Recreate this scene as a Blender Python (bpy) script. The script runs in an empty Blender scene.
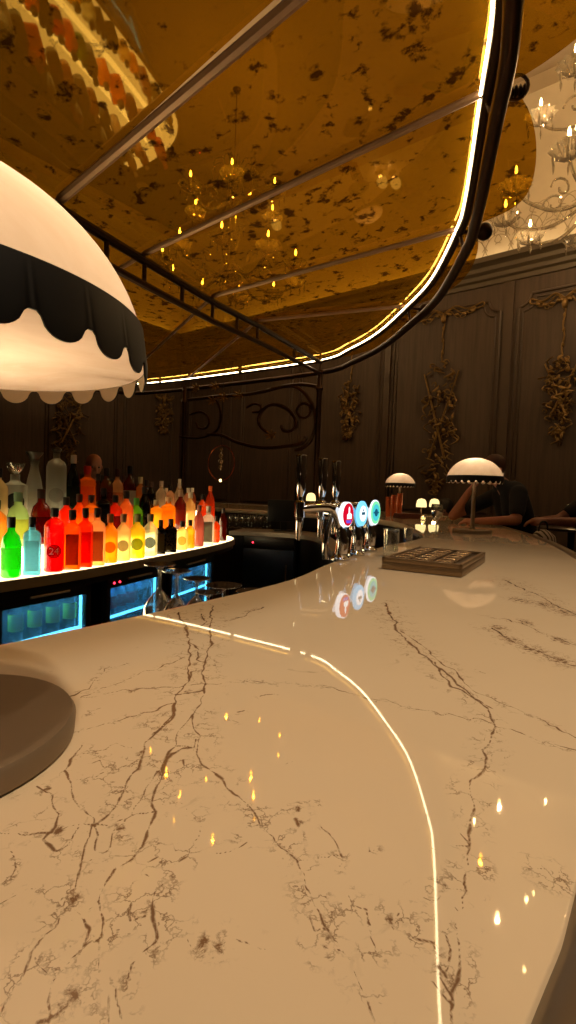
import bpy, bmesh, math, random
import numpy as np
from mathutils import Vector, Matrix, Quaternion
random.seed(7)
sc = bpy.context.scene
COL = sc.collection
PI = math.pi
V = Vector
CT = 1.05                       # counter top height
EYE = 1.2714                    # camera height
FPX, ROLL, PITCH = 504.7, .0346, .0413

# ------------------------------------------------------------------ camera maths (used for surveying the photo)
def ray(px, py):
    dx, dy = px-288, py-512
    c, s = math.cos(ROLL), math.sin(ROLL)
    u = dx*c+dy*s; v = dy*c-dx*s
    z = FPX*math.cos(PITCH)-v*math.sin(PITCH); d = FPX*math.sin(PITCH)+v*math.cos(PITCH)
    return u/z, -d/z            # sideways and upward slope per metre of depth
def onz(px, py, z):             # point of the horizontal plane z seen at a pixel
    a, b = ray(px, py); Y = (z-EYE)/b
    return V((a*Y, Y, z))
def aty(px, py, Y):
    a, b = ray(px, py)
    return V((a*Y, Y, EYE+b*Y))
def proj(p):
    x, Y, z = p[0], p[1], p[2]-EYE
    zc = Y*math.cos(PITCH)-z*math.sin(PITCH); dn = -(Y*math.sin(PITCH)+z*math.cos(PITCH))
    u = FPX*x/zc; v = FPX*dn/zc
    c, s = math.cos(ROLL), math.sin(ROLL)
    return 288+u*c-v*s, 512+u*s+v*c

# ------------------------------------------------------------------ materials
def lin(c):
    return tuple(((x/255)/12.92 if x/255 <= .04045 else ((x/255+.055)/1.055)**2.4) for x in c[:3])+(1,)
class NT:
    def __init__(s, name):
        s.m = bpy.data.materials.new(name); s.m.use_nodes = True
        s.t = s.m.node_tree; s.t.nodes.clear()
        s.out = s.t.nodes.new('ShaderNodeOutputMaterial')
    def n(s, typ, ins=None, **kw):
        nd = s.t.nodes.new(typ)
        for k, v in kw.items(): setattr(nd, k, v)
        for k, v in (ins or {}).items():
            sk = nd.inputs[k]
            if isinstance(v, bpy.types.NodeSocket): s.t.links.new(v, sk)
            elif isinstance(v, bpy.types.Node): s.t.links.new(v.outputs[0], sk)
            else: sk.default_value = v
        return nd
    def surf(s, nd): s.t.links.new(nd.outputs[0], s.out.inputs[0]); return s.m
    def coord(s): return s.n('ShaderNodeTexCoord').outputs['Object']
    def noise(s, scale, detail=3, rough=.5, dist=0, vec=None):
        return s.n('ShaderNodeTexNoise', {'Vector': vec or s.coord(), 'Scale': scale, 'Detail': detail, 'Roughness': rough, 'Distortion': dist}).outputs[0]
    def ramp(s, fac, stops):
        r = s.n('ShaderNodeValToRGB', {'Fac': fac}); el = r.color_ramp.elements
        while len(el) < len(stops): el.new(.5)
        for e, (p, c) in zip(el, stops): e.position = p; e.color = c
        return r.outputs[0]
    def math(s, op, a, b=0, c=0, clamp=False):
        nd = s.n('ShaderNodeMath', {0: a, 1: b, 2: c}, operation=op); nd.use_clamp = clamp; return nd.outputs[0]
    def mixc(s, f, a, b):
        nd = s.n('ShaderNodeMix', data_type='RGBA')
        for i, v in ((0, f), (6, a), (7, b)):
            if isinstance(v, bpy.types.NodeSocket): s.t.links.new(v, nd.inputs[i])
            else: nd.inputs[i].default_value = v
        return nd.outputs[2]
    def mixs(s, f, a, b): return s.n('ShaderNodeMixShader', {0: f, 1: a, 2: b})
W4 = lambda v: (v, v, v, 1)
def pbr(name, col, rough=.5, metal=0, var=.15, scale=12, bump=0, coat=0, ior=1.5):
    t = NT(name); c = lin(col)
    nz = t.noise(scale, 4)
    cc = t.mixc(nz, tuple(x*(1-var) for x in c[:3])+(1,), tuple(min(1, x*(1+var)) for x in c[:3])+(1,))
    ins = {'Base Color': cc, 'Roughness': rough, 'Metallic': metal, 'Coat Weight': coat, 'IOR': ior}
    if bump:
        ins['Normal'] = t.n('ShaderNodeBump', {'Height': nz, 'Strength': bump, 'Distance': .01}).outputs[0]
    return t.surf(t.n('ShaderNodeBsdfPrincipled', ins))
def emit(name, col, strength):
    t = NT(name)
    return t.surf(t.n('ShaderNodeEmission', {'Color': lin(col), 'Strength': strength}))
def bottle_glass(name, col, clear, dark):
    t = NT(name); c = lin(col)
    fc = t.n('ShaderNodeLayerWeight', {'Blend': .5}).outputs['Facing']
    edge = t.math('POWER', fc, 2.2)
    deep = tuple(x*x*.85 for x in c[:3])+(1,)
    tr = t.n('ShaderNodeBsdfTransparent', {'Color': t.mixc(edge, c, deep if not clear else tuple(x*.35 for x in c[:3])+(1,))})
    tl = t.n('ShaderNodeBsdfTranslucent', {'Color': c})
    body = t.mixs(t.math('MULTIPLY_ADD', edge, .5 if clear else .1, .28 if clear else (.3 if dark else .55)), tr, tl)
    gl = t.n('ShaderNodeBsdfGlossy', {'Roughness': .05})
    return t.surf(t.mixs(t.math('MULTIPLY_ADD', edge, .45, .08, clamp=True), body, gl))
def glassy(name, col, clear=.6, gloss=.12, rough=.03, transl=None, spec=(1, 1, 1, 1)):
    """tinted glass: transparent + a share of translucent + a reflecting skin"""
    t = NT(name); c = lin(col)
    fr = t.n('ShaderNodeLayerWeight', {'Blend': .35})
    tr = t.n('ShaderNodeBsdfTransparent', {'Color': c})
    tl = t.n('ShaderNodeBsdfTranslucent', {'Color': lin(transl) if transl else c})
    body = t.mixs(1-clear, tr, tl)
    gl = t.n('ShaderNodeBsdfGlossy', {'Color': spec, 'Roughness': rough})
    f = t.math('MULTIPLY_ADD', fr.outputs['Facing'], gloss*2.2, gloss*.35, clamp=True)
    return t.surf(t.mixs(f, body, gl))

M = {}
M['bronze'] = pbr('aged bronze', (132, 110, 84), .38, .7, .18, 30)
M['lamp_bronze'] = pbr('brushed dark bronze', (134, 118, 98), .5, .45, .1, 8)
M['rail'] = pbr('dark bronze rail', (122, 108, 90), .36, .55, .15, 20)
M['black_metal'] = pbr('blackened metal', (18, 16, 14), .5, .4, .2, 20)
M['iron'] = pbr('dark brown iron', (66, 46, 32), .38, .75, .25, 15)
M['chrome'] = pbr('polished chrome', (205, 205, 208), .09, 1, .03, 5)
M['tray_bar'] = pbr('pale polished tray bars', (214, 190, 156), .18, .8, .1, 30)
M['tray_bed'] = pbr('dark brown tray bed', (58, 42, 30), .4, .2, .2, 20)
M['copper'] = pbr('hammered copper', (190, 105, 70), .25, .95, .15, 60)
M['gilt'] = pbr('old gilding', (128, 100, 56), .48, .6, .5, 26)
M['black_plastic'] = pbr('black plastic', (14, 14, 16), .4, 0, .2, 20)
M['dark_wood'] = pbr('dark stained wood', (48, 33, 24), .45, 0, .35, 6)
M['cabinet_black'] = pbr('black cabinet lacquer', (22, 20, 22), .35, 0, .2, 10)
M['cabinet_blue'] = pbr('blue black steel door', (44, 64, 96), .4, .1, .2, 10)
M['steel'] = pbr('dull steel top', (150, 138, 124), .4, .3, .15, 20)
M['cream_paint'] = pbr('cream plaster', (205, 188, 160), .7, 0, .08, 8)
M['cornice'] = pbr('taupe cornice paint', (84, 72, 56), .55, 0, .12, 8)
M['relief'] = pbr('shadowy plaster relief', (150, 132, 106), .7, 0, .1, 9)  # plaster tone a little darker than the cream cove
M['rib'] = pbr('coppery bronze rib', (186, 146, 112), .42, .35, .15, 14)
M['trim'] = pbr('brown panel moulding paint', (72, 56, 42), .5, 0, .2, 9)
M['skin'] = pbr('skin', (176, 120, 96), .55, 0, .1, 30)
M['skin_dark'] = pbr('tanned skin', (140, 92, 72), .55, 0, .1, 30)
M['navy'] = pbr('navy cotton', (20, 25, 36), .85, 0, .2, 40)
M['black_cloth'] = pbr('black cloth', (20, 17, 18), .85, 0, .2, 40)
M['denim'] = pbr('dark denim', (30, 36, 50), .85, 0, .2, 60)
M['hair_dark'] = pbr('dark brown hair', (24, 16, 12), .6, 0, .3, 80)
M['hair_grey'] = pbr('short grey brown hair', (92, 62, 50), .7, 0, .25, 80)
M['white_paper'] = pbr('pale label paper', (222, 216, 200), .6, 0, .06, 30)
M['clear'] = glassy('clear glass', (238, 240, 236), .93, .22, .03)
M['crystal'] = glassy('chandelier crystal', (235, 230, 220), .8, .55, .05, (225, 215, 195))
M['tumbler'] = glassy('tumbler glass', (236, 236, 232), .8, .5, .06, (190, 190, 185))
M['candle'] = pbr('ivory candle sleeve', (226, 212, 182), .6)
M['flame'] = emit('candle bulb light', (255, 214, 140), 60)
M['led'] = emit('warm led strip light', (255, 228, 176), 16)
M['shelf_glow'] = emit('lit shelf panel light', (255, 226, 164), 3.8)
M['riser_glow'] = emit('lit riser panel light', (255, 230, 172), 7.0)
M['cove_glow'] = emit('cove strip light', (255, 226, 176), 17)
M['downlight'] = emit('downlight lens light', (255, 222, 170), 12)  # lens of the fill downlights added on the ceiling
M['mini_shade'] = emit('small lamp shade light', (255, 222, 150), 1.6)
M['tealight'] = emit('tealight glow', (255, 210, 130), 6)
M['fridge_led'] = emit('blue fridge strip light', (80, 190, 255), 7)
M['red_led'] = emit('red control light', (255, 40, 60), 8)
M['red_mark'] = emit('badge red face light', (205, 12, 40), 1.2)
M['white_mark'] = emit('badge white light', (245, 250, 255), 1.5)
M['blue_mark'] = emit('badge blue light', (120, 200, 240), 1.5)
M['purple_mark'] = emit('badge purple light', (110, 80, 210), 1.2)
M['teal_mark'] = emit('badge teal light', (70, 195, 205), 1.2)
M['green_mark'] = emit('badge green light', (120, 220, 160), 1.3)
M['dark_mark'] = emit('badge dark teal light', (30, 100, 130), .8)

def mat_marble():
    t = NT('cream veined marble')
    co = t.coord()
    vein = t.n('ShaderNodeAttribute', attribute_name='vein').outputs['Fac']
    blot = t.n('ShaderNodeAttribute', attribute_name='blotch').outputs['Fac']
    # vein: distance to the nearest vein in widths; roughened and broken up
    n1 = t.noise(150, 5, .7, 0, co); n2 = t.noise(34, 3, .6, 0, co); n3 = t.noise(520, 3, .6, 0, co)
    d = t.math('MULTIPLY_ADD', n1, 1.9, t.math('SUBTRACT', vein, .95))
    d = t.math('MULTIPLY_ADD', n3, .7, t.math('SUBTRACT', d, .35))
    w = t.math('MAXIMUM', t.math('MULTIPLY_ADD', n2, 4.2, -1.3), .5)
    m1 = t.math('SUBTRACT', 1, t.math('DIVIDE', t.math('SUBTRACT', d, t.math('MULTIPLY', w, .45)), t.math('MULTIPLY', w, .85)), clamp=True)
    # dim halo of crackle near the veins
    vor = t.n('ShaderNodeTexVoronoi', {'Vector': t.n('ShaderNodeVectorMath', {0: co, 1: t.n('ShaderNodeVectorMath', {0: t.n('ShaderNodeTexNoise', {'Vector': co, 'Scale': 30, 'Detail': 5, 'Roughness': .65}).outputs[1], 1: (.055, .055, .055)}, operation='MULTIPLY').outputs[0]}, operation='ADD').outputs[0], 'Scale': 62}, feature='DISTANCE_TO_EDGE').outputs[0]
    edge = t.math('SUBTRACT', 1, t.math('MULTIPLY', vor, 17), clamp=True)
    zn = t.n('ShaderNodeAttribute', attribute_name='zone').outputs['Fac']
    near = t.math('MULTIPLY', t.math('SUBTRACT', 1.15, zn), 1.8, clamp=True)
    n4 = t.noise(48, 3, .6, 0, co)
    gate = t.math('MULTIPLY', t.math('SUBTRACT', n4, .46), 7, clamp=True)
    m2 = t.math('MULTIPLY', t.math('MULTIPLY', edge, near), t.math('MULTIPLY', gate, .9), clamp=True)
    # blotches
    n5 = t.noise(120, 5, .72, .3, co)
    m3 = t.math('MULTIPLY', t.math('SUBTRACT', t.math('ADD', n5, t.math('MULTIPLY', blot, .2)), .635), 8, clamp=True)
    m3 = t.math('MULTIPLY', m3, t.math('MULTIPLY', blot, 1.3, clamp=True))
    # rare small specks everywhere
    n6 = t.noise(30, 5, .62, .8, co); n7 = t.noise(5, 2, .5, 0, co)
    m4 = t.math('MULTIPLY', t.math('MULTIPLY', t.math('SUBTRACT', n6, .66), 9, clamp=True), t.math('MULTIPLY', t.math('SUBTRACT', n7, .45), 4, clamp=True))
    mk = t.math('MAXIMUM', t.math('MAXIMUM', m1, m2), t.math('MAXIMUM', m3, t.math('MULTIPLY', m4, .6)))
    base = t.mixc(t.noise(4, 3, .5, 0, co), lin((232, 213, 184)), lin((222, 201, 170)))
    vcol = t.mixc(t.noise(12, 2, .5, 0, co), lin((128, 90, 56)), lin((100, 74, 54)))
    col = t.mixc(t.math('MULTIPLY', mk, .93), base, vcol)
    return t.surf(t.n('ShaderNodeBsdfPrincipled', {'Base Color': col, 'Roughness': .024, 'IOR': 1.58, 'Specular IOR Level': .5}))
M['marble'] = mat_marble()

def mat_amber():
    t = NT('antiqued amber glass')
    co = t.coord()
    n1 = t.noise(13, 4, .6, .2, co); n2 = t.noise(1.6, 3, .5, 0, co)
    k = t.math('MULTIPLY', t.math('SUBTRACT', t.math('MULTIPLY_ADD', n2, .25, n1), .695), 11, clamp=True)
    n3 = t.noise(38, 3, .6, .3, co)
    k2 = t.math('MULTIPLY', t.math('SUBTRACT', n3, .60), 5, clamp=True)
    k = t.math('MAXIMUM', k, t.math('MULTIPLY', k2, .4))
    tint = t.mixc(k, lin((222, 176, 46)), lin((112, 80, 26)))
    dif = t.mixc(k, lin((156, 112, 20)), lin((66, 44, 16)))
    tr = t.n('ShaderNodeBsdfTransparent', {'Color': tint})
    tl = t.n('ShaderNodeBsdfTranslucent', {'Color': dif}); df = t.n('ShaderNodeBsdfDiffuse', {'Color': dif})
    body = t.mixs(.42, tr, t.mixs(.5, tl, df))
    gl = t.n('ShaderNodeBsdfGlossy', {'Color': t.mixc(k, lin((240, 200, 110)), lin((110, 80, 40))), 'Roughness': .025})
    lw = t.n('ShaderNodeLayerWeight', {'Blend': .4}).outputs['Facing']
    return t.surf(t.mixs(t.math('MULTIPLY_ADD', lw, .3, .04, clamp=True), body, gl))
M['amber'] = mat_amber()

def mat_shade():
    t = NT('cream alabaster shade')
    co = t.coord()
    n = t.noise(6, 5, .6, 2.5, co)
    c = t.ramp(n, [(.3, lin((178, 164, 148))), (.55, lin((170, 154, 136))), (.75, lin((182, 170, 154)))])
    tl = t.n('ShaderNodeBsdfTranslucent', {'Color': c}); df = t.n('ShaderNodeBsdfDiffuse', {'Color': c})
    return t.surf(t.mixs(.74, tl, df))
M['shade'] = mat_shade()

def mat_wall():
    t = NT('brown fabric wall')
    co = t.coord()
    mp = t.n('ShaderNodeMapping', {'Vector': co, 'Scale': (9, 9, .5)}).outputs[0]
    n = t.noise(2.5, 5, .65, .5, mp)
    c = t.ramp(n, [(.3, lin((62, 48, 37))), (.6, lin((80, 63, 49))), (.8, lin((73, 56, 42)))])
    return t.surf(t.n('ShaderNodeBsdfPrincipled', {'Base Color': c, 'Roughness': .62}))
M['wall'] = mat_wall()
def mat_floor():
    t = NT('dark patterned carpet')
    co = t.coord()
    v = t.n('ShaderNodeTexVoronoi', {'Vector': co, 'Scale': 3.5}).outputs['Color']
    c = t.mixc(t.noise(60, 2), lin((40, 26, 20)), lin((58, 38, 28)))
    c = t.mixc(t.math('MULTIPLY', t.noise(3, 3), .4), c, lin((66, 44, 30)))
    return t.surf(t.n('ShaderNodeBsdfPrincipled', {'Base Color': c, 'Roughness': .9}))
M['floor'] = mat_floor()
M['ceiling'] = pbr('ceiling plaster', (170, 152, 128), .8, 0, .06, 3)
M['fridge_in'] = pbr('blue white fridge lining', (18, 44, 70), .5, 0, .1, 6)
def mat_stripe():
    t = NT('pale striped cloth')
    wv = t.n('ShaderNodeTexWave', {'Vector': t.coord(), 'Scale': 9, 'Distortion': 2.5}).outputs[0]
    return t.surf(t.n('ShaderNodeBsdfPrincipled', {'Base Color': t.ramp(wv, [(.25, lin((70, 62, 56))), (.45, lin((190, 180, 168)))]), 'Roughness': .8}))
M['stripe'] = mat_stripe()

# ------------------------------------------------------------------ mesh building
class MB:
    def __init__(s): s.v = []; s.f = []; s.smooth = []
    def add(s, vs, fs, smooth=True):
        o = len(s.v); s.v += [tuple(p) for p in vs]
        s.f += [tuple(i+o for i in f) for f in fs]; s.smooth += [smooth]*len(fs); return s
    def box(s, lo, hi, bev=0, mtx=None):
        bm = bmesh.new(); bmesh.ops.create_cube(bm, size=1)
        for v in bm.verts: v.co = V([(lo[i]+hi[i])/2+v.co[i]*(hi[i]-lo[i]) for i in range(3)])
        if bev: bmesh.ops.bevel(bm, geom=bm.edges[:], offset=bev, segments=2, affect='EDGES', profile=.5)
        if mtx: bm.transform(mtx)
        bm.verts.index_update()
        s.add([v.co.copy() for v in bm.verts], [[v.index for v in f.verts] for f in bm.faces], False); bm.free(); return s
    def tube(s, pts, r, n=8, closed=False, caps=True, flat=None):
        pts = [V(p) for p in pts]; N = len(pts)
        rs = r if isinstance(r, (list, tuple)) else [r]*N
        vs = []; fs = []; up = None
        for i, p in enumerate(pts):
            if closed: d = pts[(i+1) % N]-pts[i-1]
            else: d = pts[min(i+1, N-1)]-pts[max(i-1, 0)]
            if d.length < 1e-9: d = V((0, 0, 1))
            d.normalize()
            if up is None:
                up = V((0, 0, 1)) if abs(d.z) < .9 else V((1, 0, 0))
            up = (up-d*up.dot(d))
            if up.length < 1e-6: up = d.orthogonal()
            up.normalize(); sd = d.cross(up)
            for k in range(n):
                a = 2*PI*k/n
                vs.append(p+(up*math.sin(a)*(flat or 1)+sd*math.cos(a))*rs[i])
        for i in range(N if closed else N-1):
            j = (i+1) % N
            for k in range(n): fs.append((i*n+k, i*n+(k+1) % n, j*n+(k+1) % n, j*n+k))
        if caps and not closed:
            fs.append(tuple(range(n-1, -1, -1))); fs.append(tuple((N-1)*n+k for k in range(n)))
        return s.add(vs, fs)
    def lathe(s, prof, n=24, c=(0, 0, 0), axis=None, sx=1, sy=1, square=0):
        """prof: (r, z) from bottom to top"""
        q = V((0, 0, 1)).rotation_difference(V(axis).normalized()) if axis is not None else None
        vs = []; fs = []; c = V(c)
        for r, z in prof:
            for k in range(n):
                a = 2*PI*k/n; cx, cy = math.cos(a), math.sin(a)
                if square:
                    e = square; m = (abs(cx)**e+abs(cy)**e)**(-1/e); cx, cy = cx*m, cy*m
                p = V((r*cx*sx, r*cy*sy, z))
                if q: p = q @ p
                vs.append(c+p)
        for i in range(len(prof)-1):
            for k in range(n): fs.append((i*n+k, i*n+(k+1) % n, (i+1)*n+(k+1) % n, (i+1)*n+k))
        if prof[0][0] > 1e-6: fs.append(tuple(range(n-1, -1, -1)))
        if prof[-1][0] > 1e-6: fs.append(tuple((len(prof)-1)*n+k for k in range(n)))
        return s.add(vs, fs)
    def ball(s, c, r, n=12, scale=(1, 1, 1), rot=None):
        vs = []; fs = []; m = n//2+1; c = V(c)
        for i in range(m+1):
            th = PI*i/m
            for k in range(n):
                p = V((math.sin(th)*math.cos(2*PI*k/n)*scale[0], math.sin(th)*math.sin(2*PI*k/n)*scale[1], -math.cos(th)*scale[2]))*r
                vs.append(c+(rot @ p if rot else p))
        for i in range(m):
            for k in range(n): fs.append((i*n+k, i*n+(k+1) % n, (i+1)*n+(k+1) % n, (i+1)*n+k))
        return s.add(vs, fs)
    def capsule(s, a, b, ra, rb, n=12):
        a, b = V(a), V(b); d = b-a; L = d.length
        prof = [(ra*math.sin(t), -ra*math.cos(t)) for t in (0.001, .4, .8, 1.2, 1.57)]+[(rb*math.cos(t), L+rb*math.sin(t)) for t in (0, .4, .8, 1.2, 1.569)]
        return s.lathe(prof, n, a, d)
    def loft(s, A, B, steps=1):
        n = len(A); vs = []; fs = []
        for i in range(steps+1):
            t = i/steps
            vs += [V(a).lerp(V(b), t) for a, b in zip(A, B)]
        for i in range(steps):
            for k in range(n-1): fs.append((i*n+k, i*n+k+1, (i+1)*n+k+1, (i+1)*n+k))
        return s.add(vs, fs)
    def prism(s, poly, z0, z1, mtx=None):
        n = len(poly)
        vs = [V((x, y, z0)) for x, y in poly]+[V((x, y, z1)) for x, y in poly]
        if mtx: vs = [mtx @ p for p in vs]
        fs = [tuple(range(n-1, -1, -1)), tuple(range(n, 2*n))]+[(i, (i+1) % n, n+(i+1) % n, n+i) for i in range(n)]
        return s.add(vs, fs, False)
    def mesh(s, name):
        me = bpy.data.meshes.new(name); me.from_pydata(s.v, [], s.f); me.validate(); 
        bm = bmesh.new(); bm.from_mesh(me)
        bmesh.ops.remove_doubles(bm, verts=bm.verts, dist=1e-6)
        bmesh.ops.recalc_face_normals(bm, faces=bm.faces)
        bm.to_mesh(me); bm.free()
        me.polygons.foreach_set('use_smooth', [True]*len(me.polygons))
        me.set_sharp_from_angle(angle=math.radians(38))
        return me
    def build(s, name, mat, parent=None, loc=None, rz=None):
        return link(name, s.mesh(name), mat, parent, loc, rz)
def link(name, me, mat, parent=None, loc=None, rz=None):
    o = bpy.data.objects.new(name, me); COL.objects.link(o)
    if mat: me.materials.append(mat if not isinstance(mat, str) else M[mat])
    if parent: o.parent = parent
    if loc is not None: o.location = loc
    if rz is not None: o.rotation_euler.z = rz
    return o
def thing(name, label, cat, loc=(0, 0, 0), rz=0, group=None):
    o = bpy.data.objects.new(name, None); COL.objects.link(o); o.empty_display_size = .1
    o.location = loc; o.rotation_euler.z = rz
    return tag(o, label, cat, group)
def tag(o, label, cat, group=None):
    o['label'] = label; o['category'] = cat
    if group: o['group'] = group
    return o
def struct(o): o['kind'] = 'structure'; return o
def dup(root, loc, rz, label, group=None):
    r = root.copy(); COL.objects.link(r); r.location = loc; r.rotation_euler.z = rz; r['label'] = label
    if group: r['group'] = group
    for ch in list(root.children):
        c = ch.copy(); COL.objects.link(c); c.parent = r
        for g in ch.children:
            d = g.copy(); COL.objects.link(d); d.parent = c
    return r
def cat_rom(P, n=8, closed=False):
    P = [V(p) for p in P]; out = []; N = len(P)
    rng = N if closed else N-1
    for i in range(rng):
        if closed: p0, p1, p2, p3 = P[i-1], P[i], P[(i+1) % N], P[(i+2) % N]
        else: p0, p1, p2, p3 = P[max(i-1, 0)], P[i], P[i+1], P[min(i+2, N-1)]
        for k in range(n):
            t = k/n
            out.append(.5*((2*p1)+(p2-p0)*t+(2*p0-5*p1+4*p2-p3)*t*t+(3*p1-p0-3*p2+p3)*t**3))
    if not closed: out.append(P[-1])
    return out
def add_light(name, kind, loc, energy, col, radius=.02, **kw):
    l = bpy.data.lights.new(name, kind); l.energy = energy; l.color = lin(col)[:3]
    if kind in ('POINT', 'SPOT'): l.shadow_soft_size = radius
    for k, v in kw.items(): setattr(l, k, v)
    o = bpy.data.objects.new(name, l); COL.objects.link(o); o.location = loc
    return o
WARM = (255, 206, 142)

# ------------------------------------------------------------------ camera
cd = bpy.data.cameras.new('camera'); cam = bpy.data.objects.new('camera', cd); COL.objects.link(cam)
cd.sensor_fit = 'VERTICAL'; cd.sensor_height = 36; cd.sensor_width = 20.25; cd.lens = 36*FPX/1024
cd.clip_start = .02; cd.clip_end = 100
cp, sp = math.cos(PITCH), math.sin(PITCH); cr, sr = math.cos(ROLL), math.sin(ROLL)
fwd = V((0, cp, -sp)); X0 = V((1, 0, 0)); U0 = V((0, sp, cp))
up = U0*cr - X0*sr
# photo: +u axis = image right*cos + image down*sin  ->  image right = u*cos - v*sin (v is downward)
right = X0*cr + U0*sr
mw = Matrix(((right.x, up.x, -fwd.x, 0), (right.y, up.y, -fwd.y, 0), (right.z, up.z, -fwd.z, 0), (0, 0, 0, 1)))
cam.matrix_world = Matrix.Translation((0, 0, EYE)) @ mw
sc.camera = cam

# ------------------------------------------------------------------ room shell
E1 = V((.619, .786, 0)).normalized(); E2 = V((E1.y, -E1.x, 0))
CORN = V((-2.45, 11.17, 0)); RW, RD = 11.5, 16.5         # left back corner, room width, room depth
CORH, CEIL = 4.27, 6.25
def rm(t, d, z): return CORN+E2*t-E1*d+V((0, 0, z))      # t along back wall, d out of the back wall
def slab(name, a, b, c, d, nrm, mat, th=.15):
    n = V(nrm)*th
    return struct(MB().add([V(p) for p in (a, b, c, d)]+[V(p)+n for p in (a, b, c, d)], [(0, 1, 2, 3), (7, 6, 5, 4), (0, 4, 5, 1), (1, 5, 6, 2), (2, 6, 7, 3), (3, 7, 4, 0)], False).build(name, mat))
slab('floor', rm(0, 0, 0), rm(RW, 0, 0), rm(RW, RD, 0), rm(0, RD, 0), (0, 0, -1), 'floor')
slab('ceiling', rm(0, 0, CEIL), rm(RW, 0, CEIL), rm(RW, RD, CEIL), rm(0, RD, CEIL), (0, 0, 1), 'ceiling')
slab('wall_back', rm(0, 0, 0), rm(RW, 0, 0), rm(RW, 0, CEIL), rm(0, 0, CEIL), E1, 'wall')
slab('wall_left', rm(0, 0, 0), rm(0, RD, 0), rm(0, RD, CEIL), rm(0, 0, CEIL), -E2, 'wall')
slab('wall_right', rm(RW, 0, 0), rm(RW, RD, 0), rm(RW, RD, CEIL), rm(RW, 0, CEIL), E2, 'wall')
slab('wall_front', rm(0, RD, 0), rm(RW, RD, 0), rm(RW, RD, CEIL), rm(0, RD, CEIL), -E1, 'wall')
# cornice and cove: profiles (out of wall, height) run along the walls
def runs(prof, which, inset=0):
    mb = MB()
    for w in which:
        if w == 'back': f = lambda s, o, z: rm(s, o, z); L = RW
        elif w == 'left': f = lambda s, o, z: rm(o, s, z); L = RD
        elif w == 'right': f = lambda s, o, z: rm(RW-o, s, z); L = RD
        n = len(prof)
        A = [f(inset, o, z) for o, z in prof]; B = [f(L-inset, o, z) for o, z in prof]
        mb.add(A+B, [(i, (i+1) % n, n+(i+1) % n, n+i) for i in range(n)], False)
    return mb
cor = [(0, CORH-.06), (.03, CORH-.06), (.03, CORH), (.07, CORH+.02), (.08, CORH+.07), (.13, CORH+.10), (.14, CORH+.15), (.2, CORH+.19), (.22, CORH+.19), (.22, CORH+.26), (.2, CORH+.26), (.2, CORH+.22), (0, CORH+.22)]
for i, w in enumerate(('back', 'left', 'right')):
    struct(runs(cor, [w]).build('trim_%d' % (i+1), 'cornice'))
cove = [(0.0, CORH+.22)]+[(.75*(1-math.cos(a)), CORH+.24+1.55*math.sin(a)) for a in [PI/2*k/10 for k in range(11)]]+[(.75, CEIL), (0, CEIL)]
for i, w in enumerate(('back', 'left', 'right')):
    struct(runs(cove, [w]).build('trim_%d' % (i+4), 'cream_paint'))
# leafy low relief on the cove above the cornice
mb = MB()
for k in range(30):
    t0 = 6.2+k*.17
    base = [(0, 0), (.05, .1), (.02, .2), (-.05, .24), (-.08, .18), (-.03, .15)]
    sgn = 1 if k % 2 else -1
    for j in range(3):
        pts = []
        for (x, z) in base:
            hh = .05+z*1.3+j*.13
            a = math.asin(min(1, hh/1.55)); pts.append(rm(t0+sgn*x*1.6+j*.05*sgn, .75*(1-math.cos(a))+.006, CORH+.24+hh))
        mb.tube(cat_rom(pts, 4), .0045, 5)
struct(mb.build('trim_7', 'relief'))
# light strip lying in the cornice trough
for i, (w, fn, L) in enumerate((('back', lambda s: rm(s, .12, CORH+.235), RW), ('left', lambda s: rm(.12, s, CORH+.235), RD), ('right', lambda s: rm(RW-.12, s, CORH+.235), RD))):
    o = MB().tube([fn(.3), fn(L-.3)], .012, 6).build('cove_light_strip', 'cove_glow')
    tag(o, ['warm light strip hidden on the cornice of the wall behind the navy shirted man', 'warm light strip hidden on the cornice of the wall behind the bottles', 'warm light strip hidden on the cornice of the side wall'][i], 'light strip')

def wall_t(px, py):             # where a pixel ray meets the back wall -> (t, z)
    a, b = ray(px, py)
    # (a*Y, Y) lies on CORN + E2*t
    n = E1; Y = CORN.dot(n)/(a*n.x+n.y); p = V((a*Y, Y, 0))-CORN
    return p.dot(E2), EYE+b*Y
def wall_l(px, py):             # left wall -> (d, z)
    a, b = ray(px, py); n = E2; Y = CORN.dot(n)/(a*n.x+n.y); p = V((a*Y, Y, 0))-CORN
    return -p.dot(E1), EYE+b*Y
# panel mouldings: tall frames with scooped upper corners
def panel(f, s0, s1, z0, z1, mb):
    r = .16
    for off, rr in ((0, .02), (.06, .012)):
        a0, a1, b0, b1 = s0+off, s1-off, z0+off, z1-off
        pts = [(a0, b0), (a1, b0), (a1, b1-r)]+[(a1-r+r*math.cos(PI*1.5-u) * -1 if False else a1-r*math.sin(u), b1-r+r-r*math.cos(u)) for u in (.3, .7, 1.1, 1.4)]+[(a1-r, b1), (a0+r, b1)]+[(a0+r*math.sin(u), b1-r*math.cos(u)) for u in (1.4, 1.1, .7, .3)]+[(a0, b1-r)]
        mb.tube([f(s, z) for s, z in pts], rr, 6, closed=True)
tA = wall_t(440, 400)[0]; tB = wall_t(562, 400)[0]; tC = wall_t(351, 400)[0]
tP1 = wall_t(388, 400)[0]; tP2 = wall_t(496, 400)[0]; tP3 = wall_t(514, 400)[0]
fb = lambda s, z: rm(s, .008, z)
mb = MB()
edges = [(tP1+.08, tP2), (tP3, tP3+(tB-tP3)*2), (tP1-.12-(tP2-tP1)*1.0, tP1-.1)]
w0 = edges[2][0]
while w0 > 1.2:
    edges.append((w0-1.4, w0-.15)); w0 -= 1.55
for s0, s1 in edges:
    if s1-s0 > .3 and s0 > .05: panel(fb, s0, s1, 1.0, CORH-.28, mb)
struct(mb.build('trim_8', 'trim'))
mb = MB()
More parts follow.
